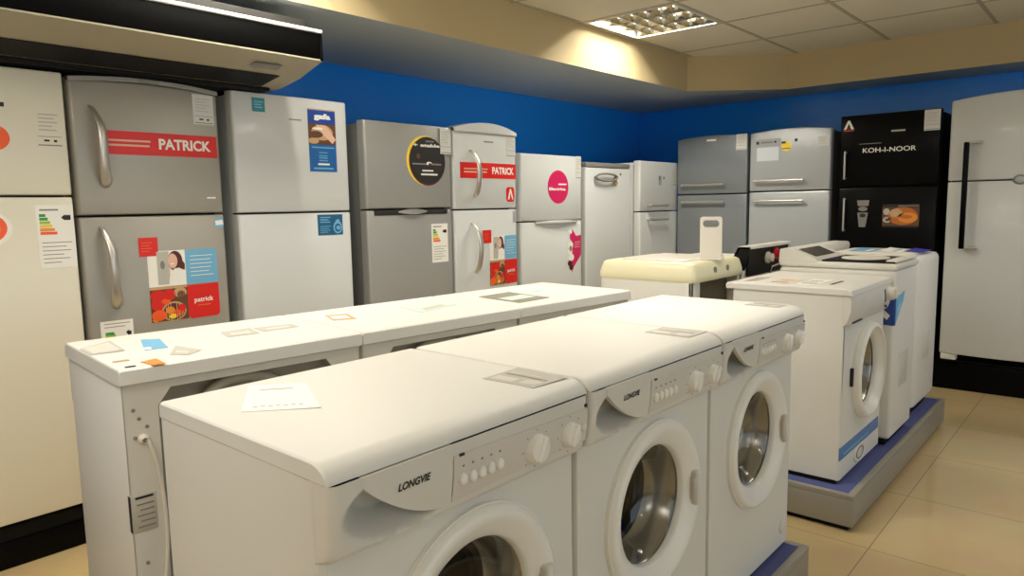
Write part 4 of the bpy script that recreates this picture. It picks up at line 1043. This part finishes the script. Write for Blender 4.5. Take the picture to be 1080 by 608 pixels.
# ------------------------------------------------------------------ papers and leaflets lying on the lids
def sheet(name, label, cat, pts, z, m_, prints=(), curl=.0, group=None, th=.0008):
    """pts: four corners (x, y) in order; bilinear sheet with a slight curl"""
    cx_ = sum(p[0] for p in pts)/4; cy_ = sum(p[1] for p in pts)/4
    P = [(p[0]-cx_, p[1]-cy_) for p in pts]
    def at(u, v):
        a = [(1-u)*(1-v), u*(1-v), u*v, (1-u)*v]
        return sum(a[i]*P[i][0] for i in range(4)), sum(a[i]*P[i][1] for i in range(4))
    def zz(u, v): return .0004+curl*(u*u*.35+v*v*.65)**1.5
    N = 8; m = MB(); top = []; bot = []
    for j in range(N+1):
        for i in range(N+1):
            x, y = at(i/N, j/N); h = zz(i/N, j/N); top.append((x, y, h+th)); bot.append((x, y, h))
    q = N+1; F = [(j*q+i, j*q+i+1, (j+1)*q+i+1, (j+1)*q+i) for j in range(N) for i in range(N)]
    m.add(top, F, m_); m.add(bot, [f_[::-1] for f_ in F], m_)
    per = [i for i in range(q)]+[j*q+N for j in range(1, q)]+[N*q+i for i in range(N-1, -1, -1)]+[j*q for j in range(N-1, 0, -1)]
    m.add([top[i] for i in per]+[bot[i] for i in per], [(i, (i+1) % len(per), len(per)+(i+1) % len(per), len(per)+i) for i in range(len(per))], m_)
    for (u0, v0, u1, v1, pm) in prints:
        g = 4; vs = []
        for j in range(g+1):
            for i in range(g+1):
                u = u0+(u1-u0)*i/g; v = v0+(v1-v0)*j/g; x, y = at(u, v); vs.append((x, y, zz(u, v)+th+.0006))
        m.add(vs, [(j*(g+1)+i, j*(g+1)+i+1, (j+1)*(g+1)+i+1, (j+1)*(g+1)+i) for j in range(g) for i in range(g)], pm)
    o = m.build(name, None, 60); o.location = (cx_, cy_, z); return tag(o, label, cat, group)
Z1 = ZP1+.801; Z2 = ZP1+.812
pr_ = [(.2, .78, .75, .82, PAPER2)]+[(.14+.1*i, .12+.02*(i % 2), .20+.1*i, .16+.02*(i % 2), PAPER2) for i in range(7)]
sheet('paper_sheet', 'white printed paper lying on the lid of the washer nearest the camera', 'paper', [(-.301, .057), (-.215, .155), (-.377, .229), (-.446, .150)], Z1, PAPER, pr_, .004)
gl = 'grey leaflets on the nearest row of lids'
pp = [(.08, .1, .5, .35, STRIP), (.1, .5, .9, .56, INKG), (.1, .65, .7, .7, STRIP), (.62, .12, .92, .4, STRIP)]
sheet('leaflet', 'grey leaflet on the nearest washer, against the seam with its neighbour', 'leaflet', [(-.135, .468), (-.010, .474), (-.006, .572), (-.139, .578)], Z1, PAPER2, pp, .0015, gl)
sheet('leaflet', 'grey leaflet on the middle washer of the nearest row', 'leaflet', [(-.139, 1.088), (-.012, 1.084), (-.012, 1.186), (-.137, 1.180)], Z1, PAPER2, pp, .0015, gl)
sheet('leaflet', 'grey leaflet on the far washer of the nearest row', 'leaflet', [(-.131, 1.700), (-.02, 1.700), (-.017, 1.782), (-.124, 1.785)], Z1, PAPER2, pp, .0015, gl)
gs = 'leaflets and stickers on the second row of lids'
sheet('folder', 'pale grey folder at the near corner of the second row, beside the light blue leaflet', 'folder', [(-1.08, .066), (-.975, .056), (-.965, .125), (-1.13, .150)], Z2, PAPER2, [(.1, .1, .9, .9, STRIP)], .0012, gs)
sheet('leaflet', 'light blue leaflet with a cut round edge on the second row', 'leaflet', [(-.93, .155), (-.92, .205), (-1.05, .240), (-1.08, .205)], Z2, SKY, [(.0, .0, .3, .2, PAPER)], .001, gs)
sheet('leaflet', 'brownish grey leaflet beside the light blue one', 'leaflet', [(-.83, .170), (-.79, .195), (-.82, .238), (-.925, .225)], Z2, PAPER2, [(.2, .2, .8, .5, STRIP)], .001, gs)
sheet('leaflet', 'orange cut-out leaflet near the front edge of the second row', 'leaflet', [(-.744, .098), (-.742, .124), (-.807, .130), (-.80, .094)], Z2, ORANGE2, [(.2, .2, .8, .4, TAN)], .001, gs)
sheet('card', 'tiny dark card near the front edge of the second row', 'card', [(-.768, .052), (-.765, .072), (-.777, .074), (-.78, .054)], Z2, INK, (), 0, gs)
sheet('card', 'tiny tan card behind the tiny dark one', 'card', [(-.845, .056), (-.84, .088), (-.856, .09), (-.86, .058)], Z2, TAN, (), 0, gs)
sheet('leaflet', 'pale crumpled leaflet at the far back of the nearest second-row lid', 'leaflet', [(-.93, .36), (-.915, .44), (-1.0, .46), (-1.01, .38)], Z2, PAPER2, [(.2, .2, .8, .6, STRIP)], .003, gs)
sheet('leaflet', 'grey leaflet lying across the far end of the nearest second-row lid', 'leaflet', [(-.93, .46), (-.92, .56), (-.97, .57), (-1.0, .47)], Z2, PAPER2, [(.2, .2, .8, .6, STRIP)], .002, gs)
sheet('leaflet', 'pale green leaflet on the middle lid of the second row', 'leaflet', [(-.83, .93), (-.87, 1.12), (-1.03, 1.12), (-1.0, .98)], Z2, AQUA, [(.2, .1, .8, .3, PAPER2)], .002, gs)
sheet('leaflet', 'tan leaflet at the near end of the middle second-row lid', 'leaflet', [(-.93, .68), (-.90, .74), (-1.0, .78), (-1.03, .72)], Z2, TAN, [(.1, .2, .8, .7, PAPER)], .001, gs)
sheet('folder', 'dark grey folder on the farthest lid of the second row', 'folder', [(-.72, 1.265), (-.72, 1.43), (-.93, 1.45), (-.94, 1.30)], Z2, mat('dark grey paper', (132, 128, 114), .5), [(.1, .25, .9, .6, AQUA)], .003, gs)
sheet('leaflet', 'pale blue printed leaflet behind the dark grey folder', 'leaflet', [(-.84, 1.50), (-.85, 1.66), (-.99, 1.66), (-.98, 1.50)], Z2, PAPER, [(.05, .2, .9, .7, AQUA), (.1, .1, .5, .3, SKY)], .001, gs)
ZR = ZP2+.778
ga = 'leaflets on the blue-striped front loader'
tp = [(.1, .15, .85, .25, INKG), (.1, .4, .7, .46, TAN), (.15, .6, .8, .66, INKG)]
sheet('leaflet', 'dark edged leaflet at the rear of the blue-striped washer', 'leaflet', [(-.435, 2.40), (-.40, 2.45), (-.40, 2.62), (-.45, 2.60)], ZR, PAPER2, tp, .001, ga)
sheet('leaflet', 'pale leaflet with faint red print on the blue-striped washer', 'leaflet', [(-.34, 2.40), (-.25, 2.40), (-.25, 2.62), (-.34, 2.62)], ZR, mat('pinkish paper', (226, 208, 190), .6), tp, .001, ga)
sheet('leaflet', 'white leaflet in the middle of the blue-striped washer', 'leaflet', [(-.22, 2.42), (-.14, 2.42), (-.14, 2.64), (-.22, 2.64)], ZR, PAPER, tp, .001, ga)
sheet('card', 'narrow dark card near the front of the blue-striped washer', 'card', [(-.105, 2.47), (-.092, 2.47), (-.092, 2.62), (-.105, 2.62)], ZR, INK, (), 0, ga)
ZC2 = ZP2+.826+.012
gc = 'leaflets on the rounded top loader'
sheet('leaflet', 'violet leaflet at the front edge of the rounded top loader', 'leaflet', [(-.005, 3.62), (-.005, 3.84), (-.10, 3.92), (-.10, 3.66)], ZC2, PURPLE, [(.1, .2, .8, .4, NAVY)], .004, gc)
sheet('leaflet', 'white leaflet behind the violet one', 'leaflet', [(-.115, 3.60), (-.115, 3.86), (-.22, 3.90), (-.22, 3.62)], ZC2, PAPER, [(.1, .2, .8, .4, SKY)], .006, gc)
sheet('leaflet', 'light blue leaflet at the back of the rounded top loader', 'leaflet', [(-.235, 3.58), (-.235, 3.80), (-.35, 3.82), (-.35, 3.58)], ZC2, SKY, [(.1, .2, .8, .4, PAPER)], .006, gc)

# ------------------------------------------------------------------ camera
cd = bpy.data.cameras.new('camera'); co = bpy.data.objects.new('camera', cd); C.objects.link(co)
cd.sensor_width = 36; cd.lens = 749.785/1080*36; cd.clip_start = .05
ya, pa, ra = R(41.15303), R(-6.694755), R(-1.016293)
fw = Vector((-math.sin(ya)*math.cos(pa), math.cos(ya)*math.cos(pa), math.sin(pa)))
rt = Vector((math.cos(ya), math.sin(ya), 0)); up = rt.cross(fw)
r2 = rt*math.cos(ra)+up*math.sin(ra); u2 = -rt*math.sin(ra)+up*math.cos(ra)
M = Matrix((r2, u2, -fw)).transposed().to_4x4(); M.translation = Vector((.802969, -.512784, 1.267795))
co.matrix_world = M
S.camera = co

wd = bpy.data.worlds.new('world'); S.world = wd; wd.use_nodes = True
wd.node_tree.nodes['Background'].inputs[0].default_value = (.6, .6, .6, 1); wd.node_tree.nodes['Background'].inputs[1].default_value = .05
vs = S.view_settings
vs.view_transform = 'Standard'; vs.look = 'None'; vs.gamma = 1; vs.use_curve_mapping = False; vs.exposure = 0.02
S.cycles.max_bounces = 10; S.cycles.diffuse_bounces = 6; S.cycles.glossy_bounces = 5; S.cycles.transparent_max_bounces = 8
S.cycles.use_denoising = True
S.cycles.sample_clamp_indirect = 6
